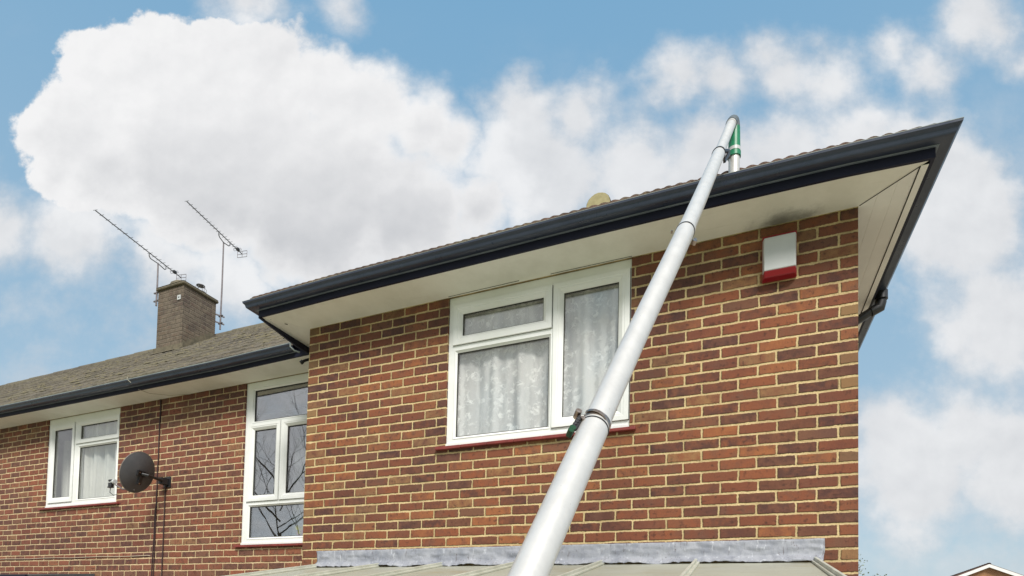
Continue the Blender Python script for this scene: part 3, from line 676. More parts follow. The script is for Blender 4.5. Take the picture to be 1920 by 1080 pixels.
# roof with stepped tile courses
def flatroll(s):
    f = (s/0.3) % 1.0
    return 0.013 if f < 0.12 else (0.0 if f < 0.5 else (0.010 if f < 0.6 else 0.0))
P2 = 0.757; ye2 = .315; z2e = 2.108; yr = 3.47
b = MB(); step = 0.29; dmax = yr-ye2; xs = []; x = -17.1
while x < 3.9: xs += [x, x+.03, x+.04, x+.15, x+.155, x+.18, x+.185]; x += .30
rows = []; d = 0
while d < dmax: rows += [(d, .016), (min(dmax, d+step), 0.0)]; d += step
n = len(xs); rnd = random.Random(4); jit = {}
for x in xs: b.v.append((x, ye2, z2e-.006))
for j, (d, l) in enumerate(rows):
    for x in xs:
        key = (int((x+20)/.3), j//2); jit.setdefault(key, rnd.uniform(-.005, .005))
        b.v.append((x, ye2+d, z2e+P2*d+l+flatroll(x+12.3)+jit[key]))
for j in range(len(rows)):
    for i in range(n-1):
        a = j*n+i; b.f.append((a, a+1, a+n+1, a+n))
st = len(b.v); zt = z2e+P2*dmax                                # rear slope
b.v += [(-17.1, yr, zt), (4.08, yr, zt), (4.08, 7.4, 1.9), (-17.1, 7.4, 1.9)]; b.f.append((st, st+1, st+2, st+3))
b.v += [(4.07, ye2, z2e), (4.07, 7.2, 2.0)]; b.f.append((st+4, st+5, st+1))
rf2 = b.build('roof', M_tile, T)
b = MB(); x = -17.1; i = 0
while x < 3.5: half_round(b, (x, yr+.02, zt-.065+.004*(i % 2)), (x+.47, yr+.02, zt-.067), .115 if i % 2 else .112, 12); x += .45; i += 1
b.build('ridge_tiles', M_tile, rf2, smooth=True)
# moss and lichen tufts lying in the tile laps
b = MB(); rnd = random.Random(11)
for i in range(260):
    x = rnd.uniform(-7.5, -0.6); k = rnd.randint(1, 9); d = k*step-rnd.uniform(.0, .05)
    if d > dmax-.1 or rnd.random() > 1.1-abs(d-1.8)*.5: continue
    c = Vector((x, ye2+d, z2e+P2*d+.018)); r = rnd.uniform(.008, .026); L = rnd.uniform(.02, .10)
    vs = [c+Vector((math.cos(a)*L, math.sin(a)*r, P2*math.sin(a)*r)) for a in [k2*math.pi/3 for k2 in range(6)]]+[c+Vector((0, -.3*r, r*.8))]
    b.add(vs, [(k2, (k2+1) % 6, 6) for k2 in range(6)])
M_moss = noisy('dry moss', srgb(118, 111, 90), srgb(98, 94, 78), 20, 0.95, 0.1, 0.5, 90)
tm = b.build('roof_moss', M_moss, rf2); tm['kind'] = 'stuff'
# windows
wl = window(T, WL[0]+.003, WL[1]-.003, WL[2]+.002, WL[3]-.006, D0,
    [(-5.040, -4.655, 0.893, 1.822, (-5.110, -4.585, 0.820, 1.890)), (-4.478, -3.720, 0.846, 1.535, None), (-4.470, -3.725, 1.655, 1.829, (-4.545, -3.66, 1.590, 1.892))],
    'three pane white window at the far left beside the dish')
b = MB()
for i in range(7): a = -5.25+i*.2395; b.box(a+.001, a+.2385, D0-.034, D0+.1, .728, .752)
b.build('window_sill', M_sill, wl, bevel=.004)
ws = window(T, WS[0]+.003, WS[1]-.003, WS[2]+.002, WS[3]-.006, D0,
    [(-1.372, -0.30, 1.540, 1.888, None), (-1.356, -1.045, 0.708, 1.436, (-1.430, -0.972, 0.640, 1.505)), (-0.882, -0.36, 0.708, 1.436, (-0.956, -0.29, 0.640, 1.505)), (-1.388, -0.30, 0.240, 0.582, None)],
    'tall white stair window in the inner corner reflecting branches', gm=M_glass2)
b = MB()
for i in range(6): a = -1.545+i*.2295; b.box(a+.001, a+.2285, D0-.034, D0+.1, .131, .154)
b.build('window_sill', M_sill, ws, bevel=.004)
curtain('net_curtain', -4.50, -3.62, 0.76, 1.90, D0+.13, M_net, 0.030, 30, 8, 'greenish white net curtain hanging in the left house window behind the dish')
curtain('net_curtain', -5.70, -4.78, 0.80, 1.76, D0+.24, M_net, 0.022, 25, 9, 'narrow net curtain behind the leftmost casement pane')
curtain('net_curtain', -1.16, -0.62, 0.20, 1.46, D0+.45, M_net, 0.02, 16, 10, 'pale net curtain seen deep behind the tall stair window')
b = MB(); b.box(-1.47, -0.19, D0+.11, D0+.15, 1.66, 1.97); tag(b.build('reflection_sheet', mat('dark reflection sheet', (0.02, 0.022, 0.024), 0.9)[0], loc=(-.8, D0+.12, 1.97)), 'black sheet added as the dark eaves reflection across the top of the tall stair window', 'dark sheet')  # dark sheet added for the eaves reflection in the upper pane
# flowers indoors
fl = thing('flower_vase', (-0.80, D0+.20, 0.20), 'vase of yellow and pink flowers standing inside the tall stair window', 'flowers')
b = MB(); b.tube([(-.80, D0+.20, .17), (-.80, D0+.20, .20), (-.80, D0+.20, .26)], [.03, .04, .025], 14); b.build('vase', M_alw, fl, smooth=True)
rnd = random.Random(5)
for cm, nn_, spread in ((mat('yellow petals', srgb(236, 224, 70), 0.6)[0], 7, .05), (mat('pink petals', srgb(214, 120, 120), 0.6)[0], 4, .06)):
    b = MB()
    for i in range(nn_):
        c = Vector((-.80+rnd.uniform(-spread, spread), D0+.19+rnd.uniform(-.02, .02), .29+rnd.uniform(0, .07)))
        for k in range(6):
            a = k*math.pi/3+i; q = Vector((math.cos(a), -.5, math.sin(a))); w_ = Vector((-math.sin(a), 0, math.cos(a)))*.012
            b.quad(c, c+q*.018+w_, c+q*.032, c+q*.018-w_)
    b.build('flower_heads', cm, fl)
b = MB(); b.box(-1.9, -0.03, D0+1.30, D0+1.36, -.4, 1.99); b.box(-1.9, -1.84, D0+.14, D0+1.29, -.4, 1.99); b.build('inner_wall', noisy('dim wallpaper', srgb(150, 146, 136), srgb(140, 136, 126), 3, 0.9), T)
b = MB(); b.box(-1.48, -0.19, D0+.13, D0+.34, .12, .17); b.build('inner_sill', M_upvc, ws)

# chimney (part of the set back house)
cx0, cx1, cy0, cy1, czt = -5.98, -5.33, 2.70, 3.36, 5.06
b = MB()
def cq(z): return [(cx0, cy0, z), (cx1, cy0, z), (cx1, cy1, z), (cx0, cy1, z)]
A, B_ = cq(3.7), cq(czt)
for i in range(4): j = (i+1) % 4; b.quad(A[i], A[j], B_[j], B_[i])
ch = b.build('chimney', M_brick3, T)
b = MB(); o = .035; b.box(cx0-o, cx1+o, cy0-o, cy1+o, czt-.002, czt+.045)
b.obox(((cx0+cx1)/2, (cy0+cy1)/2, czt+.085), (1, 0, 0), (0, 1, 0), (0, 0, 1), .37, .375, .04, top=.62)
b.build('chimney_cap', M_cement, ch, bevel=.02)
b = MB(); b.tube([(-5.62, 2.88, czt+.05), (-5.62, 2.88, czt+.12), (-5.62, 2.88, czt+.165), (-5.62, 2.88, czt+.185)], [.21, .18, .13, .06], 11); b.build('flaunching', M_cement, ch, smooth=True)
b = MB(); cc = Vector((-5.50, 3.16, 0)); b.tube([(cc.x, cc.y, czt+.10), (cc.x, cc.y, czt+.13)], [.10, .10], 16)
for k in range(6):
    a = k*math.pi/3; q = Vector((math.cos(a), math.sin(a), 0))
    b.tube([cc+q*.09+Vector((0, 0, czt+.12)), cc+q*.10+Vector((0, 0, czt+.20)), cc+q*.05+Vector((0, 0, czt+.255))], .004, 6)
b.tube([(cc.x, cc.y, czt+.25), (cc.x, cc.y, czt+.262), (cc.x, cc.y, czt+.285)], [.075, .07, .02], 16); b.build('chimney_cowl', M_gal, ch, smooth=True)
# lead soakers stepped up the stack, and apron
b = MB()
for k in range(7):
    y = cy0+.02+k*.085; z = z2e+P2*(y-ye2); b.quad((cx1+.003+.001*(k%2), y-.03, z-.02), (cx1+.003, y+.10, z+.07), (cx1+.006, y+.10, z+.15), (cx1+.006, y-.01, z+.14))
zc = z2e+P2*(cy0-ye2); b.box(cx0-.06, cx1+.05, cy0-.012, cy0-.001, zc-.03, zc+.10); b.quad((cx0-.07, cy0-.11, zc-.055), (cx1+.06, cy0-.11, zc-.055), (cx1+.06, cy0-.01, zc+.02), (cx0-.07, cy0-.01, zc+.02))
b.build('lead_flashing', M_cement, ch)
b = MB(); b.box(-5.47, -5.39, cy0-.012, cy0-.001, 4.80, 4.88); b.build('vent_plate', M_alw, ch); 
b = MB(); b.box(-5.445, -5.415, cy0-.014, cy0-.0125, 4.83, 4.85); b.build('vent_slot', M_dark, ch)

# ------------------------------------------------------------------ aerials
def aerial(tip, tail, mast, mz0, mz1, hd, label, brackets, nel):
    tip = Vector(tip); tail = Vector(tail); d = (tip-tail).normalized(); s = d.cross(Vector((0, 0, 1))).normalized(); L = (tip-tail).length
    r = thing('tv_aerial', (mast[0], mast[1], mz0), label, 'aerial', 'television aerials on the chimney')
    b = MB(); b.tube([(mast[0], mast[1], mz0), (mast[0]+.006, mast[1], (mz0+mz1)/2), (mast[0], mast[1], mz1)], [.015, .014, .012], 10); b.build('mast', M_mast, r, smooth=True)
    b = MB(); b.tube([tail, tip], .0085, 8); b.build('boom', M_gal, r, smooth=True)
    for k in range(nel):
        f = 0.12+0.88*(k/(nel-1))**1.15; c = tail+d*L*f+Vector((0, 0, .006)); hw = .062-.022*f
        b = MB(); b.tube([c-s*hw, c+s*hw], .0032, 6); b.build('director', M_gal, r)
    b = MB(); W, Hh = .105, .06
    for zz in (-Hh, 0, Hh):
        b.tube([tail-s*W+Vector((0, 0, zz)), tail+s*W+Vector((0, 0, zz))], .0042, 6)
    for q in (-W, 0, W): b.tube([tail+s*q+Vector((0, 0, -Hh)), tail+s*q+Vector((0, 0, Hh))], .0042, 6)
    b.build('reflector', M_mast, r)
    b = MB(); c = tail+d*L*.09; b.obox(c+Vector((0, 0, .012)), d, s, (0, 0, 1), .03, .022, .022)
    b.tube([c-s*.08-Vector((0, 0, .01)), c-s*.08+d*.02+Vector((0, 0, .015)), c+s*.08+d*.02+Vector((0, 0, .015)), c+s*.08-Vector((0, 0, .01)), c-s*.08-Vector((0, 0, .01))], .004, 6); b.build('dipole', M_dark, r, bevel=.004)
    # cranked cradle between mast and boom
    m = Vector((mast[0], mast[1], mz1-.01)); q0 = tail+d*L*(hd+.11); q1 = tail+d*L*(hd-.10); b = MB()
    dn = Vector((0, 0, -1))
    b.tube([q0, q0+dn*.055, q0-d*.03+dn*.085, Vector((m.x, m.y, m.z)), q1+d*.03+dn*.085, q1+dn*.06, q1], .009, 8); b.build('cradle', M_gal, r, smooth=True)
    for z in brackets[0]:
        b = MB(); a = Vector((mast[0], mast[1], z)); e = Vector(brackets[1]); e = Vector((e.x, e.y, z)); b.bar(a+(a-e).normalized()*.07, e, .02, .02); b.bar(a+Vector((-.04, 0, -.012)), a+Vector((.05, 0, .008)), .03, .012); b.build('bracket', M_mast, r)
    return r
aerial((-5.83, 1.50, 5.70), (-6.22, 3.30, 5.70), (-6.07, 2.73), 4.83, 5.62, 0.305, 'longer television aerial on the short mast at the left side of the chimney', ((4.92, 5.07), (-5.985, 2.73, 0)), 17)
aerial((-5.10, 2.515, 6.35), (-5.38, 3.94, 6.35), (-5.31, 3.45), 4.60, 6.27, 0.345, 'television aerial on the tall mast behind the right side of the chimney', ((4.72, 4.86), (-5.345, 3.365, 0)), 17)

# ------------------------------------------------------------------ satellite dish
dn = Vector((-0.93, -0.14, 0.30)).normalized(); dc = Vector((-2.735, 0.30, 0.985))
S_ = thing('satellite_dish', (-2.72, D0, 0.95), 'dark grey satellite dish on a wall arm beside the left window', 'satellite dish')
sx = dn.cross(Vector((0, 0, 1))).normalized(); sy = sx.cross(dn).normalized()
b = MB(); nr_, na = 10, 40; vs = [dc-dn*.045]
for i in range(1, nr_+1):
    r = i/nr_
    for k in range(na):
        a = 2*math.pi*k/na; vs.append(dc+sx*math.cos(a)*.215*r+sy*math.sin(a)*.235*r+dn*(-.045+.045*r*r))
fs = [(0, 1+(k+1) % na, 1+k) for k in range(na)]
for i in range(nr_-1):
    for k in range(na):
        a = 1+i*na+k; c = 1+i*na+(k+1) % na; fs.append((a, c, c+na, a+na))
o0 = len(vs); vs2 = [v-dn*.006 for v in vs]; b.add(vs+vs2, fs+[tuple(o0+q for q in reversed(f)) for f in fs])
M_dish = noisy('grey perforated mesh dish', srgb(92, 94, 98), srgb(82, 84, 88), 7, 0.55, 0.4, 0.25, 300)
b.build('dish', M_dish, S_, smooth=True, ang=60)
b = MB(); rim = [dc+sx*math.cos(2*math.pi*k/na)*.217+sy*math.sin(2*math.pi*k/na)*.237-dn*.002 for k in range(na+1)]; b.tube(rim, .0055, 6, cap=False); b.build('dish_rim', noisy('worn rim', srgb(128, 124, 120), srgb(96, 94, 92), 9, 0.5), S_, smooth=True)
hub = dc-dn*.055
b = MB(); b.obox(hub, dn, sx, sy, .012, .05, .035); b.obox(hub-sy*.07+sx*.01, dn, sx, sy, .012, .022, .06); b.build('hub_plate', M_dark, S_, bevel=.004)
b = MB()
for q, w_ in ((.025, .01), (-.03, .01), (0, -.115)): b = MB(); b.obox(hub-dn*.014+sx*q+sy*w_, dn, sx, sy, .006, .008, .008); b.build('bolt', M_steel, S_)
wp = Vector((-2.70, D0, 0.945))
b = MB(); b.tube([hub-dn*.02, hub-dn*.06+Vector((0.01, .03, 0)), wp+Vector((.02, -.10, 0)), wp+Vector((.0, -.03, 0))], .017, 10); b.build('arm', M_dark, S_, smooth=True)
b = MB(); b.box(-2.765, -2.645, D0-.012, D0, .88, 1.01); b.box(-2.74, -2.67, D0-.10, D0-.012, .905, .985); b.build('wall_bracket', M_dark, S_, bevel=.004)
b = MB(); ln = Vector((-3.10, .27, .865)); b.tube([dc-sy*.20-dn*.03, (dc-sy*.215+ln)/2+Vector((0, 0, -.02)), ln+Vector((.03, 0, -.005))], .008, 8); b.build('feed_arm', M_mast, S_, smooth=True)
b = MB(); b.tube([ln+Vector((.03, 0, .03)), ln+Vector((.005, 0, .03))], [.026, .03], 14); b.tube([ln+Vector((.0, 0, .035)), ln+Vector((-.035, 0, .03))], .018, 12); b.build('lnb_horn', M_alw, S_, smooth=True)
b = MB(); b.obox(ln+Vector((-.045, 0, .0)), (1, 0, 0), (0, 1, 0), (0, 0, 1), .03, .018, .022); b.obox(ln+Vector((-.03, 0, .045)), (1, 0, 0), (0, 1, 0), (0, 0, 1), .04, .02, .012); b.obox(ln+Vector((-.05, 0, -.03)), (1, 0, 0), (0, 1, 0), (0, 0, 1), .035, .02, .008); b.build('lnb', M_dark, S_, bevel=.005)
b = MB(); b.tube([ln+Vector((-.05, 0, -.03)), ln+Vector((-.06, 0, -.09)), ln+Vector((-.03, .02, -.12)), ln+Vector((.0, .05, -.11))], .004, 6); b.build('lnb_lead', M_dark, S_)

def wob(x, z0, z1, n, y, seed, amp=.006):
    rnd = random.Random(seed); return [(x+rnd.uniform(-amp, amp), y, z0+(z1-z0)*i/n) for i in range(n+1)]
G = 'brown cables clipped to the brick wall'
b = MB(); b.tube(wob(-2.885, 1.975, .70, 12, D0-.008, 1), .0075, 6); b.tube([(-2.885, D0-.008, .70)]+wob(-2.905, .60, GZ, 10, D0-.008, 2), .0065, 6); b.tube([(-2.87, D0-.008, .72)]+wob(-2.878, .60, GZ, 10, D0-.008, 3), .0055, 6)
tag(b.build('cable', M_cable, loc=(-2.885, D0, 1.97)), 'brown cable running down from the soffit and passing behind the dish arm', 'cable', G)
b = MB(); b.tube([(-2.70, D0-.03, .93)]+wob(-2.735, .84, GZ, 14, D0-.008, 5, .005), .0075, 6)
tag(b.build('cable', M_cable, loc=(-2.73, D0, .9)), 'brown cable dropping straight down the wall from the dish bracket', 'cable', G)
b = MB(); b.tube([(-2.93, .262, 2.105), (-2.90, .24, 2.07), (-2.86, .26, 2.03)], .0035, 6); b.tube([(-2.86, .345, 1.985), (-2.80, .45, 1.965), (-2.6, .56, 1.955), (-2.35, .63, 1.962)], .003, 6)
tag(b.build('cable', mat('thin grey wire', srgb(150, 146, 130), 0.6)[0], loc=(-2.9, .3, 2.0)), 'thin pale wire looped over the dark gutter and under the soffit', 'cable')
b = MB(); b.tube([(-7.2, D0-.006, .065)]+[(-7.2+.3*i, D0-.006, .065+.004*math.sin(i*1.9)) for i in range(1, 15)]+[(-2.95, D0-.006, .062)], .0045, 6)
tag(b.build('cable', mat('old white cable', srgb(188, 172, 152), 0.7)[0], loc=(-5, D0, .065)), 'old white cable clipped level along the lower courses of the left wall', 'cable')

# ------------------------------------------------------------------ alarm box
A_ = thing('alarm_box', (3.83, 0, 1.62), 'white and red burglar alarm box on the brick wall near the right corner', 'alarm')
def box_taper(b, x0, x1, z0, z1, yb, yt, yb2, ins):
    b.add([(x0, 0, z0), (x1, 0, z0), (x1, 0, z1), (x0, 0, z1), (x0+ins, yb, z0), (x1-ins, yb, z0), (x1-ins, yt, z1), (x0+ins, yt, z1)],
          [(0, 1, 5, 4), (1, 2, 6, 5), (2, 3, 7, 6), (3, 0, 4, 7), (4, 5, 6, 7)])
b = MB(); b.box(3.733, 3.931, -.026, -.001, 1.650, 1.948); b.build('back_plate', M_alr, A_, bevel=.006)
b = MB(); b.add([(3.735, -.026, 1.694), (3.929, -.026, 1.694), (3.929, -.026, 1.922), (3.735, -.026, 1.922), (3.742, -.072, 1.694), (3.922, -.072, 1.694), (3.922, -.066, 1.912), (3.742, -.066, 1.912)],
    [(0, 1, 5, 4), (1, 2, 6, 5), (2, 3, 7, 6), (3, 0, 4, 7), (4, 5, 6, 7)]); b.build('cover', M_alw, A_, bevel=.006)
b = MB(); b.add([(3.735, -.026, 1.652), (3.929, -.026, 1.652), (3.929, -.026, 1.6935), (3.735, -.026, 1.6935), (3.745, -.056, 1.656), (3.919, -.056, 1.656), (3.922, -.072, 1.6935), (3.742, -.072, 1.6935)],
    [(0, 1, 5, 4), (1, 2, 6, 5), (2, 3, 7, 6), (3, 0, 4, 7), (4, 5, 6, 7)]); b.build('strobe_lens', M_alr, A_, bevel=.005)

# ------------------------------------------------------------------ lean-to roof below the windows
LT = thing('lean_to', (2.13, -1.1, GZ), 'lean-to with a dirty pale sheet roof against the front brick wall', 'lean-to')
SL = math.tan(R(9.8)); LY = -2.2
def lz(y): return -.148+SL*y
bx = [.20, .85, 1.447, 2.08, 2.725, 3.350, 4.035]
for i in range(6):
    b = MB(); g = .02
    b.add([(bx[i]+g, -.004, lz(0)-.006), (bx[i+1]-g, -.004, lz(0)-.006), (bx[i+1]-g, LY, lz(LY)-.006), (bx[i]+g, LY, lz(LY)-.006), (bx[i]+g, -.004, lz(0)-.016), (bx[i+1]-g, -.004, lz(0)-.016), (bx[i+1]-g, LY, lz(LY)-.016), (bx[i]+g, LY, lz(LY)-.016)],
          [(0, 3, 2, 1), (4, 5, 6, 7), (3, 7, 6, 2), (0, 4, 7, 3), (1, 2, 6, 5), (0, 1, 5, 4)]); b.build('roof_sheet', M_poly, LT)
for i, x in enumerate(bx):
    b = MB(); b.bar((x, -.02, lz(-.02)+.002), (x, LY-.02, lz(LY-.02)+.002), .046, .014); b.bar((x, -.02, lz(-.02)+.016), (x, LY-.02, lz(LY-.02)+.016), .016, .022); b.build('glazing_bar', M_bar, LT, bevel=.003)
b = MB(); b.box(.16, 4.08, LY-.06, LY-.002, lz(LY)-.12, lz(LY)-.02); b.build('eaves_beam', M_upvc, LT)
for x in (.20, 1.16, 2.12, 3.08, 4.035):
    b = MB(); b.box(x-.035, x+.035, LY-.05, LY+.02, GZ, lz(LY)-.12); b.build('post', M_upvc, LT)
b = MB(); b.box(.235, 4.0, LY-.02, LY-.012, GZ+.7, lz(LY)-.12); b.build('front_glass', M_glass, LT)
b = MB(); b.box(.235, 4.0, LY-.04, LY+.01, GZ, GZ+.7); b.build('front_panel', M_upvc, LT)
# dressed lead flashing with crumpled lower edge
rnd = random.Random(21)
b = MB(); nx_, nz_ = 240, 12; xa, xb = .175, 4.088
from mathutils import noise as mn
for j in range(nz_+1):
    v = j/nz_
    for i in range(nx_+1):
        u = i/nx_; x = xa+(xb-xa)*u
        nzv = mn.noise(Vector((x*9, v*2.5, 0))); n2 = mn.noise(Vector((x*31, v*3, 5)))
        ztop = -.012+.002*n2; zbot = -.152+.016*mn.noise(Vector((x*5, 7, 0)))+.009*n2
        if u > .97: ztop -= .0
        z = ztop+(zbot-ztop)*v
        y = -.006-.014*v-.012*abs(nzv)-.007*abs(n2)-.006*(1 if .30 < v < .42 else 0)*(nzv > 0) - ((.042+.02*n2)*max(0, v-.72)/.28)
        if u < .012: x += .014*math.sin(v*3.14)
        if u > .988: x -= .03*max(0, v-.55)
        b.v.append((x, y, z))
for j in range(nz_):
    for i in range(nx_):
        a = j*(nx_+1)+i; b.f.append((a, a+nx_+1, a+nx_+2, a+1))
fl_ = b.build('lead_flashing', M_lead, LT, smooth=True, ang=60); so_ = fl_.modifiers.new('solid', 'SOLIDIFY'); so_.thickness = .003
# neighbour's porch roof at the very bottom left
PR = thing('porch_roof', (-5.6, 0.3, -.28), 'flat dark felt porch roof just showing at the bottom left', 'porch')
b = MB(); b.add([(-7.4, D0-.002, -.150), (-4.0, D0-.002, -.150), (-4.0, D0-.75, -.215), (-7.4, D0-.75, -.215), (-7.4, D0-.002, -.20), (-4.0, D0-.002, -.20), (-4.0, D0-.75, -.265), (-7.4, D0-.75, -.265)], [(0, 3, 2, 1), (4, 5, 6, 7), (3, 7, 6, 2), (0, 4, 7, 3), (1, 2, 6, 5)])
b.build('roof_felt', noisy('dark felt', srgb(84, 88, 92), srgb(66, 70, 74), 6, 0.9, 0.2, 0.5, 80), PR)
b = MB(); b.box(-7.42, -3.98, D0-.78, D0-.752, -.36, -.21); b.build('fascia', M_fascia, PR)
for x in (-7.3, -4.1):
    b = MB(); b.box(x-.05, x+.05, D0-.75, D0-.65, GZ, -.27); b.build('post', M_upvc, PR)

# ------------------------------------------------------------------ gutter vacuum pole
joints = [Vector((3.21342, -2.85345, -.42089)), Vector((3.25575, -2.49192, -.00952)), Vector((3.40568, -1.67223, 1.00922)), Vector((3.49244, -.7695, 1.99537)), Vector((3.54643, -.436, 2.41583))]
# smooth gentle bow through the joints
def cr(p0, p1, p2, p3, t_):
    return 0.5*((2*p1)+(p2-p0)*t_+(2*p0-5*p1+4*p2-p3)*t_*t_+(3*p1-p0-3*p2+p3)*t_**3)
d0 = (joints[0]-joints[1]).normalized(); foot = joints[0]+d0*((joints[0].z-GZ-.03)/-d0.z)
PL = thing('gutter_cleaning_pole', (foot.x, foot.y, GZ), 'long silver telescopic gutter cleaning pole hooked over the eaves', 'pole')
J = [foot]+joints[1:]
def seg(i, r, a=0.0, e=1.0, n=10):
    p = [J[max(i-1, 0)], J[i], J[i+1], J[min(i+2, len(J)-1)]]
    if i == 0: p[0] = J[0]*2-J[1]
    out = []
    for k in range(n+1): out.append(cr(p[0], p[1], p[2], p[3], a+(e-a)*k/n))
    return out
RAD = [.0395, .0362, .0330, .0278]
segs = []
for i in range(4):
    pts_ = seg(i, RAD[i]) if i else [J[0]+(J[1]-J[0])*k/10 for k in range(11)]
    if i: pts_ = [pts_[0]-(pts_[1]-pts_[0]).normalized()*.12]+pts_
    segs.append(pts_)
    b = MB(); b.tube(pts_, RAD[i], 40); b.build('pole_section', M_pole, PL, smooth=True)
def ringat(c, d, r, w, rr, name, m, parent, n=36):
    b = MB(); b.tube([c-d*w/2, c+d*w/2], r, n, cap=False); b.tube([c+d*w/2, c-d*w/2], rr, n, cap=False)
    for sg in (-1, 1): b.tube([c+d*(sg*w/2), c+d*(sg*(w/2+.0002))], [r, rr], n, cap=False)
    return b.build(name, m, parent, smooth=True)
CAMP = Vector((3.6131, -3.9424, -.4911))
for ji in (1, 2, 3):
    c = J[ji]; d = (segs[ji][4]-segs[ji-1][-3]).normalized(); toc = (CAMP-c); toc = (toc-d*toc.dot(d)).normalized(); lf = toc.cross(d).normalized()
    if lf.x > 0: lf = -lf
    r = RAD[ji-1]
    col = ringat(c+d*.018, d, RAD[ji]+.003, .044, RAD[ji]-.001, 'collar', M_pole, PL)
    ringat(c-d*.001, d, r+.0012, .0045, RAD[ji], 'seal_ring', M_rub, col)
    if ji == 1:
        b = MB(); b.tube([c+d*.010, c+d*.026], r+.0006, 36); cl = b.build('clamp', M_steel, PL, smooth=True)
        e = c+lf*(r+.004)+toc*.012
        b = MB()
        for k, (o1, o2, rr) in enumerate(((.012, .004, .0085), (-.006, .008, .007))):
            q = e+lf*o1+d*(.016-.02*k); b.tube([q-toc*.012, q+toc*.012], rr, 16)
        b.build('latch_drum', M_steel, cl, smooth=True)
        b = MB()
        a0 = e+lf*.010+d*.020+toc*.012; a1 = c+toc*(r+.001)-lf*(-.002)+d*.004
        prev = None
        for k in range(9):
            an = math.radians(28+k*11); q = c+(lf*math.cos(an)+toc*math.sin(an))*(r+.0030)+d*(.030-.0022*k)
            if prev is not None: b.bar(prev, q, .010, .0022, up=(lf*math.cos(an)+toc*math.sin(an)))
            prev = q
        b.build('latch_link', M_steel, cl)
        b = MB()
        for k in range(4):
            q = e-d*(.010+.012*k)+lf*(.003+.0012*k); b.tube([q-toc*.010, q+toc*.010], .0068-.0003*k, 14)
        b.bar(e+d*.01, e-d*.05+lf*.004, .016, .012, up=toc); b.build('lever', M_rub, cl, bevel=.003)
        b = MB(); q = e-d*.057+lf*.007; b.tube([q-toc*.009, q+toc*.011], .0085, 16); b.tube([q-d*.013+lf*.001-toc*.009, q-d*.013+lf*.001+toc*.011], .008, 16); b.build('lever_grip', M_lime, cl, smooth=True)
    if ji == 2:
        cl = ringat(c+d*.004, d, r+.0016, .003, RAD[ji], 'clamp', M_steel, PL)
        b = MB(); q = c-lf*(r+.012)-d*.008-toc*.01; b.bar(q+d*.022, q-d*.012, .012, .005, up=toc); b.tube([q-d*.018-toc*.008, q-d*.018+toc*.008], .010, 14); b.build('latch', M_steel, cl); b = MB(); b.tube([c+lf*(r+.010)-toc*.02, c+lf*(r+.014)-toc*.01], .004, 8); b.build('latch_pin', M_steel, cl)
    if ji == 3:
        cl = ringat(c+d*.006, d, r+.003, .010, RAD[ji], 'clamp', M_dark, PL)
# hooked end: elbow over the top, green sleeve, nozzle into the gutter
topc = segs[3][-1]; dtop = (segs[3][-1]-segs[3][-2]).normalized()
noz = Vector((3.565, -.366, 2.14)); nzt = Vector((3.5665, -.372, 2.395))
path = []
p0, p3 = topc, nzt; h0, h3 = p0+dtop*.115, p3+Vector((0.0, 0.004, .115))
for k in range(15):
    s_ = k/14; path.append(p0*(1-s_)**3+h0*3*s_*(1-s_)**2+h3*3*s_*s_*(1-s_)+p3*s_**3)
b = MB(); b.tube(path[:3], .0292, 28); b.build('elbow_cuff', M_pole, PL, smooth=True)
b = MB(); b.tube(path[1:], .0318, 28); b.build('elbow', noisy('dark grey elbow plastic', srgb(96, 104, 108), srgb(78, 86, 90), 12, 0.5), PL, smooth=True)
def along(z): return noz+(nzt-noz)*((z-noz.z)/(nzt.z-noz.z))
b = MB(); b.tube([along(2.44), along(2.33), along(2.285)], [.0315, .034, .0345], 28); b.build('sleeve', M_green, PL, smooth=True)
b = MB(); b.tube([along(2.315), along(2.295)], .0356, 28); b.build('sleeve_band', M_alw, PL, smooth=True)
b = MB(); b.tube([along(2.290), along(2.262)], .0378, 28); b.build('sleeve_ring', M_green, PL, smooth=True)
b = MB(); b.tube([along(2.27), along(2.14)], .0318, 28); b.build('nozzle', M_pole, PL, smooth=True)
c = J[3]; b = MB(); b.tube([c+Vector((.02, .02, .03)), c+Vector((.045, .12, .10)), along(2.27)+Vector((-.03, -.01, 0))], .010, 10); b.bar(c+Vector((.03, -.005, -.05)), c+Vector((.05, .10, .07)), .012, .016); b.build('stay', M_dark, PL, smooth=True)

# ------------------------------------------------------------------ far house
FH = thing('gabled_house', (21.9, 56, GZ), 'distant buff brick house with a brown tiled gable roof and white bargeboards', 'house')
ap = Vector((21.915, 52.8, 4.06)); rd = Vector((.1296, .9916, 0)); sd = Vector((.9916, -.1296, 0)); Z = Vector((0, 0, 1))
HW, PTF, LN = 4.2, 0.47, 21.0; ez = ap.z-HW*PTF
b = MB(); w0 = ap-sd*3.9+rd*.3; w1 = ap+sd*3.9+rd*.3
def fz(v, z): return (v.x, v.y, z)
b.quad(fz(w0, GZ), fz(w1, GZ), fz(w1, ap.z-3.9*PTF-.1), fz(ap+rd*.3, ap.z-.1), fz(w0, ap.z-3.9*PTF-.1))
w2, w3 = w1+rd*LN, w0+rd*LN; b.quad(fz(w1, GZ), fz(w2, GZ), fz(w2, ez), fz(w1, ez)); b.quad(fz(w3, GZ), fz(w0, GZ), fz(w0, ez), fz(w3, ez)); b.quad(fz(w2, GZ), fz(w3, GZ), fz(w3, ap.z-3.9*PTF-.1), fz(ap+rd*(LN+.3), ap.z-.1), fz(w2, ap.z-3.9*PTF-.1))
b.build('wall', M_brickfar, FH)
b = MB()
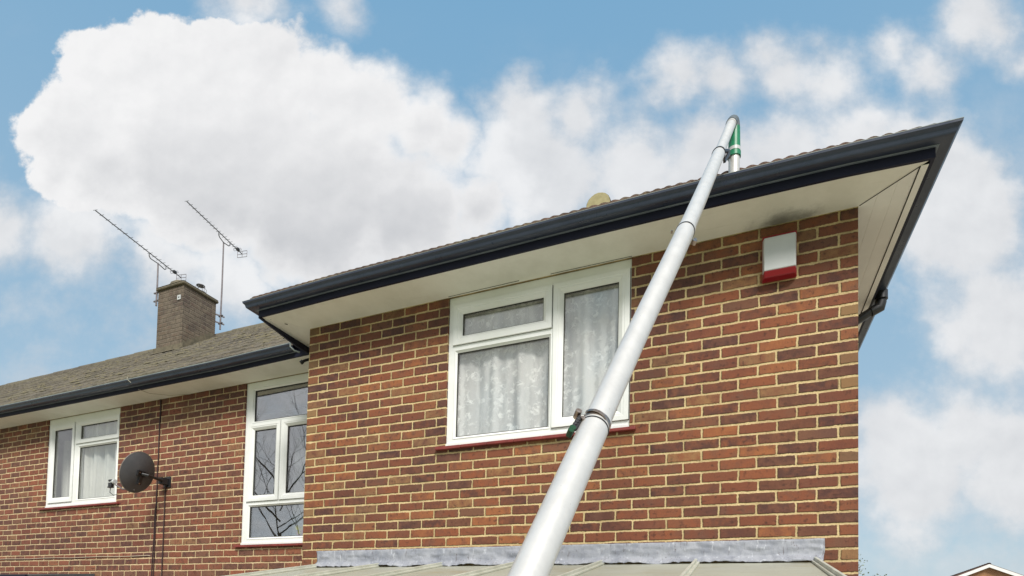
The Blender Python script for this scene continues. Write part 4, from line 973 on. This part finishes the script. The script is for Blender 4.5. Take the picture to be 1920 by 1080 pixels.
for sg in (-1, 1):
    e0 = ap+sd*sg*HW-Z*HW*PTF
    vs = [ap, ap+rd*(LN+.6), e0+rd*(LN+.6), e0]; b.add([v for v in vs]+[v-Z*.12 for v in vs], [(0, 1, 2, 3), (7, 6, 5, 4), (0, 3, 7, 4), (1, 5, 6, 2), (3, 2, 6, 7)])
ro = b.build('roof', M_tilefar, FH)
b = MB(); k = 0.0; i = 0
while k < LN: half_round(b, ap+rd*k-Z*.06+Z*.02*(i % 2), ap+rd*(k+.46)-Z*.06, .13); k += .45; i += 1
b.build('ridge_tiles', M_tilefar, ro)
for sg in (-1, 1):
    b = MB(); a = ap-rd*.03-Z*.04; e0 = ap+sd*sg*HW-Z*(HW*PTF+.04)-rd*.03
    b.add([a, e0, e0-Z*.26, a-Z*.26, a+rd*.06, e0+rd*.06, e0-Z*.26+rd*.06, a-Z*.26+rd*.06], [(0, 1, 2, 3), (7, 6, 5, 4), (3, 2, 6, 7), (0, 4, 5, 1)]); b.build('bargeboard', M_upvc, FH)

# ------------------------------------------------------------------ vegetation
def branch_pts(p, d, L, r, rnd, n=5, droop=0.0):
    pts = [p]; rr = [r]; q = p
    for i in range(n):
        d = (d+Vector((rnd.uniform(-.22, .22), rnd.uniform(-.22, .22), rnd.uniform(-.10, .16)-droop))).normalized(); q = q+d*L/n; pts.append(q); rr.append(r*(1-.75*(i+1)/n))
    return pts, rr, d
def grow(b, p, d, L, r, depth, rnd, tips, nsub=4):
    pts, rr, dd = branch_pts(p, d, L, r, rnd); b.tube(pts, rr, 5 if depth < 2 else 7, cap=False)
    if depth == 0: tips.append(pts[-1]); return
    for k in range(nsub):
        i = min(len(pts)-1, 2+k % (len(pts)-2)); ax = Vector((rnd.uniform(-1, 1), rnd.uniform(-1, 1), rnd.uniform(-.2, .8))).normalized()
        nd = (d*.8+ax*.85).normalized(); grow(b, pts[i], nd, L*rnd.uniform(.55, .75), rr[i]*.8, depth-1, rnd, tips, nsub)
    tips.append(pts[-1])
M_bark = noisy('grey bark', srgb(74, 64, 54), srgb(54, 48, 42), 9, 0.9, 0.2, 0.6, 60)
def bare_tree(loc, h, seed, label):
    rnd = random.Random(seed); r = thing('bare_tree', loc, label, 'tree'); b = MB(); L = Vector(loc)
    b.tube([L, L+Vector((.05, 0, h*.25)), L+Vector((.1, .1, h*.45))], [.12, .09, .07], 10); b.build('trunk', M_bark, r, smooth=True)
    b = MB(); tips = []
    for k in range(10):
        a = k*2.4; z = h*(.25+.04*k); d = Vector((math.cos(a)*.8, math.sin(a)*.8, .7)).normalized(); grow(b, L+Vector((.06, .03, z)), d, h*.36, .034, 4, rnd, tips, 3)
    b.build('crown', M_bark, r)
bare_tree((-12.5, -11.0, GZ), 10.5, 3, 'bare winter tree in the garden, its branches reflected in the tall stair window')

M_leaf, t, p = mat('hedge leaf', rough=0.5, spec=0.4)
t.put(p.inputs['Base Color'], t.mix(t.noise(pos(t), 9, 3), srgb(78, 96, 52), srgb(126, 128, 74)))
TR = thing('shrub_tree', (5.02, 6.7, GZ), 'leafy shrub tree peeping past the right corner of the brick wall', 'tree')
b = MB(); rnd = random.Random(9); tips = []; L = Vector((5.02, 6.7, GZ))
b.tube([L, L+Vector((0, 0, 1.0)), L+Vector((.05, 0, 1.9))], [.07, .055, .035], 8); b.build('trunk', M_bark, TR, smooth=True)
b = MB()
for k in range(9):
    a = k*2.4; d = Vector((math.cos(a)*.55, math.sin(a)*.55, .75)).normalized(); grow(b, L+Vector((.0, 0, 1.0+.1*k)), d, .75, .018, 2, rnd, tips, 4)
b.build('branches', M_bark, TR)
b = MB()
for tp in tips:
    for k in range(9):
        c = tp+Vector((rnd.gauss(0, .05), rnd.gauss(0, .05), rnd.gauss(-.02, .05))); a = Vector((rnd.uniform(-1, 1), rnd.uniform(-1, 1), rnd.uniform(-.6, .6))).normalized(); s2 = a.cross(Vector((rnd.uniform(-1, 1), .3, rnd.uniform(-1, 1)))).normalized()
        l_ = rnd.uniform(.022, .036); w_ = l_*.42; b.add([c, c+a*l_*.5+s2*w_, c+a*l_, c+a*l_*.5-s2*w_], [(0, 1, 2, 3)])
b.build('foliage', M_leaf, TR)

sc.cycles.max_bounces = 8; sc.cycles.transparent_max_bounces = 12; sc.cycles.caustics_reflective = False; sc.cycles.caustics_refractive = False
